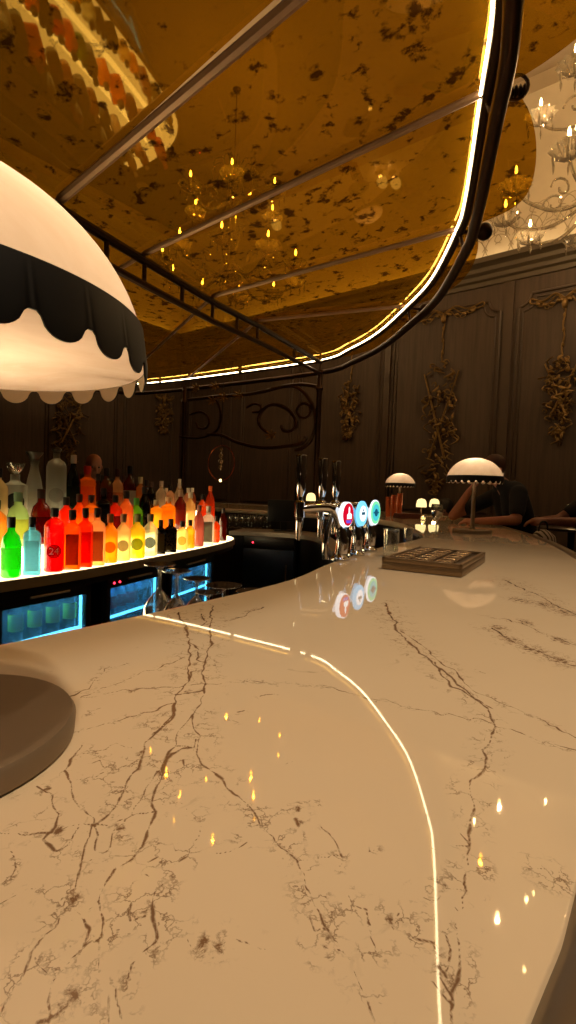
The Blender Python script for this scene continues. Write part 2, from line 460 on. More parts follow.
for d0 in (.2, 1.55, 2.9, 4.25, 5.6): panel(lambda s, z: rm(.008, s, z), d0, d0+1.2, 1.0, CORH-.28, mb)
struct(mb.build('trim_9', 'trim'))
# pilaster strips between the panels
mb = MB()
for s0, s1 in ((tP2+.06, tP3-.06), (tP1-.07, tP1+.03)):
    mb.add([rm(s, o, z) for z in (0, CORH-.07) for s, o in ((s0, 0), (s0, .035), (s1, .035), (s1, 0))], [(0, 1, 5, 4), (1, 2, 6, 5), (2, 3, 7, 6), (4, 5, 6, 7)], False)
struct(mb.build('trim_10', 'trim'))
struct(runs([(0, 0), (.03, 0), (.03, .18), (.015, .22), (0, .22)], ['back']).build('baseboard_back', 'trim'))
struct(runs([(0, 0), (.03, 0), (.03, .18), (.015, .22), (0, .22)], ['left']).build('baseboard_left', 'trim'))
struct(runs([(0, 0), (.03, 0), (.03, .18), (.015, .22), (0, .22)], ['right']).build('baseboard_right', 'trim'))

# gilded ornaments hanging down the panels; local frame: x along wall, y out of wall, z down from top
def ornament(P, up_len, cl_h, cl_w, bow_w, seed, label, with_bow=True):
    rnd = random.Random(seed)
    root = thing('gilded_wall_ornament', label, 'wall ornament', P(0, 0, 0), 0, 'gilded ornaments on the wall panels')
    O = P(0, 0, 0)
    L = lambda x, o, z: P(x, o, z)-O
    if with_bow:
        mb = MB()
        for sg in (-1, 1):
            for k in range(3):
                w = bow_w*(.5-.11*k)
                pts = [(0, -.03), (.3*w, .05+.02*k), (.65*w, -.02), (w, .035), (1.02*w, -.02), (.85*w, -.035), (.8*w, -.005)]
                mb.tube([L(sg*x, .025+.008*k, z-.05*k) for x, z in [(p.x, p.y) for p in cat_rom([(x, z, 0) for x, z in pts], 4)]], [.012-.003*k]*25, 6)
            for k in range(4):
                x0 = sg*bow_w*(.08+.1*k)
                mb.ball(L(x0, .03, -.05-.03*math.sin(k)), .03, 8, (1.3, .6, .8))
        mb.ball(L(0, .035, -.1), .045, 10, (.9, .7, 1.5))
        mb.build('bow', 'gilt', root)
    mb = MB()
    pts = [L(.012*math.sin(i*1.3), .02, -.12-(up_len-.12)*i/10) for i in range(11)]
    mb.tube(pts, .011, 6)
    for k in range(3): mb.ball(L(0, .022, -.15-(up_len-.2)*(k+.5)/3), .02, 8, (1, .8, 1.7))
    mb.build('cord', 'gilt', root)
    mb = MB()
    for k in range(95):
        u = rnd.random(); env = math.sin(PI*min(1, u*.86+.12))**.7
        z = -up_len-cl_h*u; x = rnd.uniform(-1, 1)*cl_w*.42*env
        ang = rnd.uniform(-1.2, 1.2); ln = rnd.uniform(.07, .17)*cl_w*1.6; cv = rnd.uniform(-1, 1)*.12*cl_w*1.4
        o = rnd.uniform(.02, .07)
        q = [(x, z), (x+math.sin(ang)*ln*.5+cv, z-math.cos(ang)*ln*.5), (x+math.sin(ang)*ln, z-math.cos(ang)*ln)]
        if k % 3 == 0:
            s = rnd.choice((-1, 1)); rr = .04*cl_w*2
            q = [(x+s*rr*(1-.13*i)*math.cos(i*.9), z+rr*(1-.13*i)*math.sin(i*.9)) for i in range(7)]
        cp_ = cat_rom([(a, b, 0) for a, b in q], 4)
        n = len(cp_)
        mb.tube([L(p.x, o+.02*math.sin(PI*i/n), p.y) for i, p in enumerate(cp_)], [(.003+(.02 if k % 3 == 1 else .008)*math.sin(PI*(i+.6)/(n+.4))) for i in range(n)], 6, flat=.45 if k % 3 == 1 else 1)
    for k in range(16):
        u = rnd.random(); env = math.sin(PI*min(1, u*.86+.12))
        mb.ball(L(rnd.uniform(-1, 1)*cl_w*.3*env, .045, -up_len-cl_h*u), rnd.uniform(.018, .034), 8, (1, .8, 1.2))
    for sg in (-1, 1):
        mb.tube([L(sg*cl_w*.42, .03, -up_len-.08*cl_h), L(-sg*cl_w*.2, .06, -up_len-.75*cl_h)], [.012, .02], 6)
    mb.tube([L(0, .02, -up_len-cl_h*.9), L(.01, .03, -up_len-cl_h*1.08)], [.03, .006], 6)
    mb.build('trophy_cluster', 'gilt', root)
    return root
def Pb(t, ztop): return lambda x, o, z: rm(t+x, o, ztop+z)
def Pl(d, ztop): return lambda x, o, z: rm(o, d-x, ztop+z)
zt = lambda px, py: wall_t(px, py)[1]
ornament(Pb(wall_t(444, 330)[0], zt(447, 312)), zt(447, 312)-zt(444, 362), zt(444, 362)-zt(438, 492), .62, 1.1, 1, 'longest gilded ornament, hanging from a wide bow above the lit dome lamp')
ornament(Pb(wall_t(564, 330)[0], zt(566, 296)), zt(566, 296)-zt(563, 356), zt(563, 356)-zt(560, 438), .46, .8, 2, 'gilded ornament below the chandelier on the panel right of the pilaster')
ornament(Pb(wall_t(351, 400)[0], zt(351, 340)), zt(351, 340)-zt(351, 382), zt(351, 382)-zt(350, 437), .38, .6, 3, 'smaller gilded ornament on the panel just behind the canopy post')
d0, z0 = wall_l(68, 395)
ornament(Pl(d0, z0+.35), .3, wall_l(68, 395)[1]-wall_l(68, 455)[1]+.15, .66, .8, 4, 'gilded ornament on the dark wall behind the tall clear bottles')
d0, z0 = wall_l(163, 405)
ornament(Pl(max(.25, d0), z0+.2), .2, .55, .5, .5, 5, 'small gilded ornament on the dark wall left of the thin canopy post')

# ------------------------------------------------------------------ ceiling downlights, added out of view to brighten the marble and the room
for i, (x, y, aim, en, size) in enumerate(((.9, .1, (-.1, .9), 340, .7), (1.6, -.9, (-.1, 1.0), 300, .66), (1.9, 1.0, (.4, 1.5), 280, .75), (-2.6, 8.6, (-2.6, 8.0), 60, 1.6), (3.4, 3.2, (2.6, 5.6), 50, 1.6))):
    p = V((x, y, CEIL))
    t = thing('ceiling_light', ['ceiling downlight almost over the camera aimed at the near marble', 'ceiling downlight above the near stools aimed at the near marble', 'ceiling downlight above the stools aimed along the counter', 'ceiling downlight above the far end of the canopy', 'ceiling downlight between wall and counter by the chandelier'][i], 'ceiling light', p, 0, 'ceiling downlights')
    MB().lathe([(.07, -.012), (.1, -.01), (.105, -.002), (.07, -.001)], 24).build('trim_ring', 'cream_paint', t)
    MB().lathe([(0.001, -.006), (.06, -.005), (.069, -.002)], 24).build('lens', 'downlight', t)
    o = add_light('downlight_beam', 'SPOT', p+V((0, 0, -.03)), en, (255, 226, 188), .11, spot_size=size, spot_blend=.9)
    o.rotation_euler = (V((aim[0], aim[1], CT))-o.location).to_track_quat('-Z', 'Y').to_euler()

# ------------------------------------------------------------------ the bar counter
OUT = [(-1.3, -1.15), (-.6, -.56), (-.13, -.06), (.108, .204), (.174, .283), (.35, .52), (.53, .80), (.81, 1.31), (1.09, 1.892), (1.396, 2.781), (1.651, 3.916), (1.80, 4.81), (1.78, 5.5), (1.5, 6.05), (1.0, 6.5), (.2, 7.05), (-1, 7.85), (-2.2, 8.7)]
INN = [(-2.0, -.7), (-1.25, -.1), (-.72, .3), (-.46, .58), (-.383, .674), (-.18, .95), (.011, 1.252), (.15, 1.6), (.40, 2.12), (.745, 2.75), (.87, 3.6), (.88, 4.15), (.74, 4.6), (.45, 4.98), (0, 5.35), (-.9, 6.0), (-1.7, 8), (-2.7, 7.35)]
oc = cat_rom([(x, y, 0) for x, y in OUT], 40); ic = cat_rom([(x, y, 0) for x, y in INN], 40)
oa = np.array([(p.x, p.y) for p in oc]); ia = np.array([(p.x, p.y) for p in ic])
# rows: step follows the distance from the eye
mid = (oa+ia)/2; seg = np.hypot(*(np.diff(mid, axis=0).T)); S = np.concatenate([[0], np.cumsum(seg)])
rows = [0.0]
while rows[-1] < S[-1]:
    m = np.array([np.interp(rows[-1], S, mid[:, i]) for i in (0, 1)])
    dd = max(.45, np.hypot(*m)-.25) if m[1] > -.05 else 6
    rows.append(rows[-1]+(.0028*dd if dd < 2.2 else .01*dd))
rows[-1] = S[-1]; rows = np.array(rows)
NC = 440
O2 = np.stack([np.interp(rows, S, oa[:, i]) for i in (0, 1)], 1); I2 = np.stack([np.interp(rows, S, ia[:, i]) for i in (0, 1)], 1)
tt = np.linspace(0, 1, NC+1)
G = O2[:, None, :]*(1-tt)[None, :, None]+I2[:, None, :]*tt[None, :, None]
NR = len(rows)
XY = G.reshape(-1, 2)
# veins surveyed from the photo: pixel polylines with a width in pixels
VEINS = [
 (.9, [(80,698),(117,691),(150,688),(178,687),(210,683),(250,681),(290,683),(340,690),(414,709),(490,722),(537,740),(576,750),(640,775)]),
 (.8, [(75,733),(110,723),(143,712),(175,703)]),
 (2.0, [(175,703),(172,715),(157,730),(145,743),(142,757),(138,770),(127,783),(115,802),(108,813),(93,827),(88,843),(80,862),(77,877),(63,900),(53,928),(35,950),(28,970),(13,993),(0,1015)]),
 (2.0, [(192,747),(173,752),(163,767),(162,780),(155,797),(155,813),(147,830),(145,843),(133,858),(117,868),(107,883),(100,900),(102,917),(103,938),(88,947),(68,967),(53,983),(48,1003),(50,1023)]),
 (1.2, [(157,770),(143,793),(132,812),(117,827),(112,846),(96,860),(83,862)]),
 (1.6, [(65,770),(68,780),(72,793),(82,808),(92,820),(100,833),(97,850)]),
 (1.3, [(0,835),(20,834),(40,832),(67,828),(87,827),(110,823),(133,813),(157,811)]),
 (1.3, [(70,782),(97,777),(123,768),(140,757)]), (1.2, [(73,757),(97,752),(117,743),(133,747)]), (1.0, [(65,770),(80,747)]),
 (1.6, [(35,787),(50,797),(60,813),(55,827),(42,838),(53,848),(67,843),(80,830)]),
 (1.4, [(100,938),(97,960),(97,978),(110,990),(108,1023)]),
 (1.7, [(165,883),(153,893),(153,917),(155,940),(140,958),(132,965),(128,983),(117,990),(123,1010),(123,1023)]),
 (1.8, [(68,905),(82,920),(88,933),(82,950)]), (1.1, [(0,905),(23,888),(47,888)]), (1.3, [(40,955),(47,967),(50,987)]),
 (3.0, [(70,1000),(57,1017),(37,1023)]), (1.6, [(133,900),(132,920),(147,913)]), (1.3,[(100,900),(88,912),(70,920)]),
 (1.3, [(177,612),(187,628),(190,643),(189,663),(187,683),(177,697),(175,710),(163,722),(150,735)]),
 (1.5, [(212,606),(210,625),(210,643),(205,663),(203,678),(205,692),(202,703),(190,717),(193,728),(200,738),(197,753),(202,765),(223,780),(243,800),(268,830),(298,860),(306,887),(316,906),(331,929),(344,948),(360,986),(377,1022)]),
 (1.0, [(187,683),(192,672),(203,670)]), (2.2, [(178,694),(190,693),(204,690)]), (1.3, [(175,745),(195,747),(197,740)]), (1.3, [(190,717),(180,732),(175,745),(163,763),(156,780)]),
 (1.2, [(183,758),(185,767),(178,777)]), (1.0, [(200,625),(213,623),(237,618),(263,607)]), (.8, [(80,697),(115,684),(150,670),(185,657)]), (1.1,[(200,614),(206,622),(200,626)]), (1.1,[(190,643),(200,650),(196,660),(204,662)]),
 (.8, [(260,697),(275,694)]), (1.1, [(227,720),(237,723)]), (.9, [(287,767),(297,762)]), (.8,[(238,713),(246,711)]),
 (1.0, [(275,812),(306,805),(319,803)]), (1.3, [(216,853),(232,851),(246,840)]), (1.3, [(184,937),(199,948),(218,946),(235,938),(264,948)]),
 (1.0, [(298,860),(321,859),(342,853),(323,828)]), (1.1, [(310,914),(317,927),(331,929)]), (1.4, [(314,948),(325,944),(342,952)]),
 (1.3, [(346,895),(352,908),(367,910),(371,933),(377,954)]), (.9, [(342,853),(340,872)]), (1.8, [(386,912),(391,927),(399,912)]), (1.0, [(365,853),(379,848)]), (2.2,[(296,820),(300,826)]),
 (1.7, [(385,603),(391,617),(401,636),(428,658),(451,677),(467,693),(488,709),(495,726),(490,744),(485,763),(473,783),(474,807),(470,834),(467,844),(469,866),(468,894),(463,914),(459,925),(463,946),(459,970),(449,991),(447,1023)]),
 (1.1, [(401,631),(422,644),(440,660),(459,675),(471,689)]), (1.2, [(436,662),(438,670),(451,687),(475,699),(492,709)]),
 (.9, [(471,689),(512,707),(545,720),(576,738),(640,772)]),
 (1.6, [(459,925),(447,934),(436,946),(413,936)]), (1.8, [(436,946),(433,959),(442,980),(449,992)]), (1.3, [(465,894),(447,893),(434,905),(425,898)]), (1.1, [(459,914),(452,907)]),
 (1.0, [(458,827),(467,843),(452,846)]), (1.2, [(536,866),(549,868),(554,880)]), (1.0, [(370,923),(377,955)]), (1.4, [(431,980),(440,990),(449,1000)]), (1.4,[(449,934),(452,950),(445,970)]),
 (.8,[(432,848),(440,850)]), (.8,[(452,905),(440,885)]), (2.0, [(446,975),(436,962)]),
 (1.6, [(493,628),(510,640),(530,648),(553,658),(576,666)]), (1.4, [(504,580),(525,590),(545,599),(576,615)]), (1.0, [(480,615),(520,622),(550,636),(576,645)]), (.7,[(480,672),(486,673)]),
 (.8,[(60,700),(90,690),(105,668),(125,665)]), (.9,[(86,715),(100,708)]), (.9,[(110,770),(100,762),(90,765)]), (1.2,[(165,800),(180,803),(190,815)]), (1.1,[(12,850),(20,868),(8,880)]), (1.0,[(205,820),(200,838),(195,845)]), (1.1,[(178,795),(165,792)]),
 (1.5,[(148,858),(158,856)]), (1.4,[(145,872),(150,874)]), (1.5,[(158,866),(162,862)]), (1.6,[(180,860),(187,856)]),
]
BLOT = [((330,946),14),((205,944),13),((222,943),15),((154,948),8),((146,907),9),((56,830),9),((120,828),12),((70,900),12),((70,1000),18),((120,985),9),((440,965),14),((388,917),8),((300,822),5),((193,692),9),((520,600),16),((545,605),18),((565,612),18),((510,640),16),((535,650),18),((560,660),20),((500,628),12),((525,622),12),((560,640),14),((160,770),7),((140,755),8),((45,790),9),((298,810),6),((446,893),8)]
from mathutils import noise as mnoise
WXY = np.empty_like(XY)
for i_, (x_, y_) in enumerate(XY):
    if -.5 < y_ < 3.6:
        a_ = mnoise.noise_vector((x_*38, y_*30, 1.7)); b_ = mnoise.noise_vector((x_*110, y_*80, 5.1)); k_ = .0022+.0034*max(.1, y_)
        WXY[i_] = (x_+(a_.x+.55*b_.x)*k_, y_+(a_.y+.55*b_.y)*k_*1.3)
    else: WXY[i_] = (x_, y_)
XY0 = XY; XY = WXY
zone = np.full(len(XY), 3.0)
dv = np.full(len(XY), 9.0)
rs = np.random.RandomState(5)
for wpx, pl in VEINS:
    P = []
    for a, b in zip(pl[:-1], pl[1:]):
        L = math.hypot(b[0]-a[0], b[1]-a[1]); n = max(1, int(L/7))
        for k in range(n):
            j = (0, 0) if k == 0 else rs.uniform(-1.3, 1.3, 2)
            P.append((a[0]+(b[0]-a[0])*k/n+j[0], a[1]+(b[1]-a[1])*k/n+j[1]))
    P.append(pl[-1])
    Wp = []
    for p in P:
        q = onz(p[0], p[1], CT); Wp.append((q.x, q.y, max(.75, wpx*.8)*q.y/FPX))
    for (ax, ay, aw), (bx, by, bw) in zip(Wp[:-1], Wp[1:]):
        zr = (22 if wpx >= 1.2 else 6)*max(ay, by)/FPX; wm = max(max(aw, bw)*9+.002, zr*2)
        sel = np.where((XY[:, 0] > min(ax, bx)-wm) & (XY[:, 0] < max(ax, bx)+wm) & (XY[:, 1] > min(ay, by)-wm) & (XY[:, 1] < max(ay, by)+wm))[0]
        if not len(sel): continue
        q = XY[sel]; dx, dy = bx-ax, by-ay; L2 = dx*dx+dy*dy+1e-12
        t = np.clip(((q[:, 0]-ax)*dx+(q[:, 1]-ay)*dy)/L2, 0, 1)
        d = np.hypot(q[:, 0]-ax-t*dx, q[:, 1]-ay-t*dy); zone[sel] = np.minimum(zone[sel], d/zr); d = d/(aw+(bw-aw)*t)
        dv[sel] = np.minimum(dv[sel], d)
bl = np.zeros(len(XY))
for (px, py), r in BLOT:
    q = onz(px, py, CT); rr = r*q.y/FPX
    e = np.exp(-(((XY[:, 0]-q.x)/rr)**2+((XY[:, 1]-q.y)/(rr*1.4))**2))
    bl = np.maximum(bl, e)
XY = XY0
TH = .045
nv = len(XY)
verts = np.concatenate([np.c_[XY, np.full(nv, CT)], ])
idx = np.arange(nv).reshape(NR, NC+1)
quads = np.stack([idx[:-1, :-1], idx[1:, :-1], idx[1:, 1:], idx[:-1, 1:]], -1).reshape(-1, 4)
# skirt with a rounded arris, and an underside
ring = np.concatenate([idx[:, 0], idx[-1, 1:], idx[-2::-1, NC], idx[0, -2:0:-1]])
nr = len(ring)
low = np.c_[XY[ring], np.full(nr, CT-TH)]
verts = np.concatenate([verts, low])
li = nv+np.arange(nr)
side = np.stack([ring, li, np.roll(li, -1), np.roll(ring, -1)], -1)
bot = []
k0 = li[:NR]; k1 = np.concatenate([[li[0]], []]).astype(int)
inner_low = {int(r): int(l) for r, l in zip(ring, li)}
for r in range(0, NR-1):
    bot.append((inner_low[int(idx[r, 0])], inner_low[int(idx[r, NC])], inner_low[int(idx[r+1, NC])], inner_low[int(idx[r+1, 0])]))
faces = np.concatenate([quads, side, np.array(bot)])
me = bpy.data.meshes.new('countertop')
me.vertices.add(len(verts)); me.vertices.foreach_set('co', verts.astype(np.float32).ravel())
me.loops.add(faces.size); me.loops.foreach_set('vertex_index', faces.astype(np.int32).ravel())
me.polygons.add(len(faces)); me.polygons.foreach_set('loop_start', np.arange(0, faces.size, 4, dtype=np.int32)); me.polygons.foreach_set('loop_total', np.full(len(faces), 4, dtype=np.int32))
me.update(calc_edges=True)
for nm, arr in (('vein', dv), ('blotch', bl), ('zone', zone)):
    at = me.attributes.new(nm, 'FLOAT', 'POINT'); at.data.foreach_set('value', np.concatenate([arr, np.full(nr, {'vein': 9.0, 'blotch': 0, 'zone': 3.0}[nm])]).astype(np.float32))
# flat faces upward
bm = bmesh.new(); bm.from_mesh(me); bmesh.ops.recalc_face_normals(bm, faces=bm.faces); bm.to_mesh(me); bm.free()
counter = thing('bar_counter', 'long curved bar counter topped with cream brown-veined marble', 'bar counter')
link('countertop', me, 'marble', counter)
def lerp2(i, t): return V((oa[i, 0]*(1-t)+ia[i, 0]*t, oa[i, 1]*(1-t)+ia[i, 1]*t, 0))
ks = list(range(0, len(oa), 8))
mb = MB()
mb.loft([lerp2(i, .36)+V((0, 0, .1)) for i in ks], [lerp2(i, .36)+V((0, 0, CT-TH)) for i in ks])
mb.loft([lerp2(i, .80)+V((0, 0, .1)) for i in ks], [lerp2(i, .80)+V((0, 0, CT-TH)) for i in ks])
mb.loft([lerp2(i, .38)+V((0, 0, .0)) for i in ks], [lerp2(i, .38)+V((0, 0, .1)) for i in ks])
mb.loft([lerp2(i, .78)+V((0, 0, .0)) for i in ks], [lerp2(i, .78)+V((0, 0, .1)) for i in ks])
for i0 in (0, len(oa)-1):
    mb.add([lerp2(i0, .36), lerp2(i0, .8), lerp2(i0, .8)+V((0, 0, CT-TH)), lerp2(i0, .36)+V((0, 0, CT-TH))], [(0, 1, 2, 3)], False)
mb.build('counter_body', 'dark_wood', counter)
# bronze rail running along the guest edge
ro = []
for i in range(0, len(oa), 3):
    d = (oa[min(i+1, len(oa)-1)]-oa[max(i-1, 0)]); d = d/np.hypot(*d); n = V((d[1], -d[0], 0))
    ro.append(V((oa[i, 0], oa[i, 1], CT-.026))+n*.026)
MB().tube(ro, .034, 14).build('edge_rail', 'rail', counter)
# ledge on the staff side that carries the upturned glasses
LEDGE = CT-.175
lk = [i for i in ks if -.8 < ia[i, 1] < 2.3 and ia[i, 0] < .5]
def inn_off(i, off):
    d = (ia[min(i+1, len(ia)-1)]-ia[max(i-1, 0)]); d = d/np.hypot(*d); return V((ia[i, 0]-d[1]*off, ia[i, 1]+d[0]*off, 0))
A = [inn_off(i, -.10)+V((0, 0, LEDGE)) for i in lk]; B = [inn_off(i, .36)+V((0, 0, LEDGE)) for i in lk]
mb = MB().loft(A, B); mb.loft([p-V((0, 0, .02)) for p in A], [p-V((0, 0, .02)) for p in B]); mb.loft(B, [p-V((0, 0, .02)) for p in B])
mb.build('glass_ledge', 'steel', counter)

# ------------------------------------------------------------------ dome lamps
def dome_lamp(label, loc, rz=0, power=14):
    R, HR, HD = .17, .324, .145
    t = thing('dome_table_lamp', label, 'table lamp', loc, rz, 'dome lamps on the counter')
    MB().lathe([(.112, 0), (.117, .002), (.118, .016), (.115, .0207), (0.02, .0212), (.001, .0212)], 64).build('base', 'lamp_bronze', t)
    MB().lathe([(.021, .021), (.021, .026), (.016, .029), (.016, .036), (.0125, .04), (.0125, .395), (.02, .398), (.02, .41), (.001, .412)], 24).build('stem', 'lamp_bronze', t)
    prof = [(R*math.cos(a), HR+HD*math.sin(a)) for a in [PI/2*k/20 for k in range(20)]]+[(.001, HR+HD)]
    MB().lathe(prof, 72).build('shade', 'shade', t)
    # dark metal band with a scalloped hem
    n = 26; sub = 16; band = MB(); A = []; Bt = []; A2 = []; B2 = []
    for k in range(n*sub+1):
        a = 2*PI*k/(n*sub); fr = (k % sub)/sub
        q_ = abs(fr-.5)/.38; arc = math.sqrt(max(0, 1-q_*q_)) if q_ < 1 else 0
        drop = .0005+.0135*arc
        c, s_ = math.cos(a), math.sin(a)
        rt = R*math.cos(.22)+.0025
        A.append(V((rt*c, rt*s_, HR+HD*math.sin(.22)))); Bt.append(V(((R+.0025)*c, (R+.0025)*s_, HR-drop)))
        A2.append(V(((rt-.0012)*c, (rt-.0012)*s_, HR+HD*math.sin(.22)))); B2.append(V(((R+.0008)*c, (R+.0008)*s_, HR-drop)))
    Mid = [V(((R+.0028)*math.cos(2*PI*k/(n*sub)), (R+.0028)*math.sin(2*PI*k/(n*sub)), HR)) for k in range(n*sub+1)]
    Mid2 = [V((p.x*.99, p.y*.99, p.z)) for p in Mid]
    band.loft(A, Mid); band.loft(Mid, Bt); band.loft(Bt, B2)
    band.build('shade_band', 'black_metal', t)
    lin_ = MB(); lin_.loft(B2, [V((p.x*.9999, p.y*.9999, HR)) for p in B2]); lin_.build('hem_lining', 'cream_paint', t)
    for k in range(3):
        a = 2*PI*k/3+.5
        MB().tube([(.018*math.cos(a), .018*math.sin(a), .375), (.165*math.cos(a), .165*math.sin(a), HR+.004)], .003, 6).build('shade_arm', 'lamp_bronze', t)
    bp = V((loc[0], loc[1], loc[2]+.40))
    MB().lathe([(.001, .412), (.014, .416), (.02, .43), (.016, .446), (.001, .452)], 16).build('bulb', emit('lamp bulb light', (255, 220, 160), 6), t)
    for k in range(3):
        a = 2*PI*k/3
        add_light('lamp_bulb', 'POINT', V((loc[0]+.035*math.cos(a), loc[1]+.035*math.sin(a), loc[2]+.425)), power/3, (255, 224, 186), .018)
    return t
dome_lamp('nearest dome lamp beside the camera with its wide bronze disc base and scalloped shade', (-.2942, .403, CT), .1, 10.5)
dome_lamp('scalloped dome lamp standing on the marble in front of the navy shirted man', (1.161, 3.168, CT), .3, 8)
dome_lamp('far dome lamp behind the beer taps beside the copper cups', (1.262, 5.75, CT), .7, 6.6)

# ------------------------------------------------------------------ canopy
HL = CT+1.9                     # light strip height
RINGP = [(.45, 1.37), (.632, 1.774), (.747, 2.193), (.939, 2.926), (.998, 3.275), (1.045, 4.0), (.986, 4.6), (.86, 5.35), (.65, 5.95), (.35, 6.49), (-.756, 7.298), (-2.126, 8.18), (-2.85, 8.4), (-3.5, 7.9), (-4.1, 6.7), (-4.5, 5.2), (-4.6, 3.6), (-4.3, 1.9), (-3.6, .5), (-2.6, -.4), (-1.4, -.5), (-.4, .15), (.1, .8)]
NRG = 14
rp = cat_rom([(x, y, 0) for x, y in RINGP], NRG, True)
def ring_n(i):
    d = rp[(i+1) % len(rp)]-rp[i-1]; d.normalize(); return V((d.y, -d.x, 0))
def ring_idx(p): return min(range(len(rp)), key=lambda i: (rp[i]-V((p[0], p[1], 0))).length)
orient = 1 if ring_n(ring_idx((1.04, 4.0))).x > 0 else -1
canopy = thing('glass_canopy', 'amber glass canopy over the bar with brown frame and glowing rim', 'canopy')
ring_up = [rp[i]+ring_n(i)*orient*.03+V((0, 0, HL-.0)) for i in range(len(rp))]
ring_lo = [rp[i]+ring_n(i)*orient*.062+V((0, 0, HL-.14)) for i in range(len(rp))]
MB().tube(ring_up, .026, 10, closed=True).build('upper_ring', 'iron', canopy)
MB().tube(ring_lo, .032, 10, closed=True).build('lower_ring', 'iron', canopy)
RR = [(.45, 1.37), (.747, 2.193), (.998, 3.275), (.986, 4.6), (.35, 6.49)]        # rib feet on the ring, guest side
for p_ in RR[1:4]:
    q_ = ring_idx(p_); MB().tube([ring_up[q_], ring_lo[q_]], .012, 6).build('ring_strut', 'iron', canopy)
DROP = [.33, .30, .25, .18, 0]           # the panes fall towards the straight beam
TPX = [(60, 203), (145, 256), (213, 298), (258, 322)]
TT = [tuple(onz(x, y, HL-d)) for (x, y), d in zip(TPX, DROP)]+[(.35, 6.48, HL)]
RL = [(-4.5, 5.2), (-4.1, 6.7), (-2.85, 8.4), (-1.6, 7.85), (.35, 6.49)]
def p3(p, z): return V((p[0], p[1], z if len(p) < 3 else p[2]+z-HL))
_d = (V(TT[0])-V(TT[2])); _d.z = 0; _d.normalize()
T0 = tuple(V(TT[0])+_d*3.6); TT0 = [T0, tuple(V(TT[0])+_d*1.8)]
for k, (a, b) in enumerate(zip(RR[:4], TT[:4])):
    mb = MB()
    w, h = (.03, .022) if k == 0 else (.022, .018)
    A_, B_ = p3(a, HL+.015), p3(b, HL+.015)
    mb.tube([A_, A_.lerp(B_, .5), B_], [w*.75]*3, 8)
    mb.build('rib', 'rib', canopy)
for a, b in zip(RL[:4], TT[:4]):
    MB().tube([p3(a, HL+.015), p3(b, HL+.015)], .014, 8).build('rib', 'rib', canopy)
# straight twin-rail beam under the glass
BM = [p3(p, HL-.03) for p in [T0, TT0[1]]+TT]
def beam_at(f):
    f *= len(BM)-1; k = min(int(f), len(BM)-2); return BM[k].lerp(BM[k+1], f-k)
MB().tube(BM, .026, 8).build('beam_upper_rail', 'iron', canopy)
MB().tube([p-V((0, 0, .14)) for p in BM], .022, 8).build('beam_lower_rail', 'iron', canopy)
for k in range(13):
    p = beam_at(k/12.01); MB().tube([p, p-V((0, 0, .14))], .014, 6).build('beam_strut', 'iron', canopy)
# light strip in lengths between the ribs
i0s = [ring_idx(p) for p in RR]; i1 = ring_idx((-2.85, 8.4)); NL = len(rp)
cuts = [0, i0s[1], i0s[2], i0s[3], ring_idx((.65, 5.95)), i0s[4], ring_idx((-.756, 7.298)), ring_idx((-2.126, 8.18)), i1]
for a, b in zip(cuts[:-1], cuts[1:]):
    pts = [rp[i]+V((0, 0, HL+.002)) for i in range(a, b+1)]
    if len(pts) > 2:
        q0, q1 = pts[0].lerp(pts[1], .35), pts[-1].lerp(pts[-2], .35)
        MB().tube([q0]+pts[1:-1]+[q1], .0065, 6).build('led_strip', 'led', canopy)
# amber panes: from the beam to a scalloped outer edge beyond the ring
def seg_pts(a, b, n, z): return [p3(a, z).lerp(p3(b, z), k/n) for k in range(n+1)]
ZG = HL+.035
def pane(i, j, ta_, tb_, bulge):
    idxs = list(range(i, j+1)) if j > i else list(range(i, NL))+list(range(0, j+1))
    n = len(idxs)-1
    outer = []
    for k, q in enumerate(idxs):
        outer.append(rp[q % NL]+ring_n(q % NL)*orient*(.07+bulge*math.sin(PI*k/n)**.6)+V((0, 0, ZG)))
    rim = [rp[q % NL]-ring_n(q % NL)*orient*.03+V((0, 0, ZG)) for q in idxs]
    inner = seg_pts(ta_, tb_, n, ZG)
    mb = MB().loft(outer, rim); mb.loft(rim, inner, 6)
    return mb.build('amber_pane', 'amber', canopy)
for k in range(4):
    pane(i0s[k] if k else 0, i0s[k+1], TT[k], TT[k+1], [.36, .27, .2, .25][k])
pane(i0s[4], ring_idx((-1.6, 7.85)), TT[4], TT[3], .12)
pane(ring_idx((-1.6, 7.85)), ring_idx((-2.85, 8.4)), TT[3], TT[2], .12)
pane(ring_idx((-2.85, 8.4)), ring_idx((-4.1, 6.7)), TT[2], TT[1], .12)
pane(ring_idx((-4.1, 6.7)), ring_idx((-4.5, 5.2)), TT[1], TT[0], .12)
pane(ring_idx((-4.5, 5.2)), ring_idx((-4.3, 1.9)), TT[0], TT0[1], .12)
pane(ring_idx((-4.3, 1.9)), ring_idx((-2.6, -.4)), TT0[1], T0, .12)
pane(ring_idx((-2.6, -.4)), ring_idx((-.4, .15)), T0, TT0[1], .2)
pane(ring_idx((-.4, .15)), NL-1, TT0[1], TT[0], .2)
# finials where the scallops meet
for k in (1, 2, 3):
    i = i0s[k]; n = ring_n(i)*orient; p = ring_up[i]
    mb = MB()
    mb.tube([p, p+n*.14], .012, 8)
    if k == 1:
        for q in range(6): mb.lathe([(.02, -.006), (.027, 0), (.02, .006)], 14, p+n*(.06+.016*q), n)
        mb.tube([p+n*.11+V((0, 0, .05*math.sin(a)+.02))+n*.045*math.cos(a) for a in [PI*2*q/16 for q in range(16)]], .007, 6, closed=True)
    else:
        mb.ball(p+n*.15, .052, 16)
    mb.build('finial', 'iron', canopy)
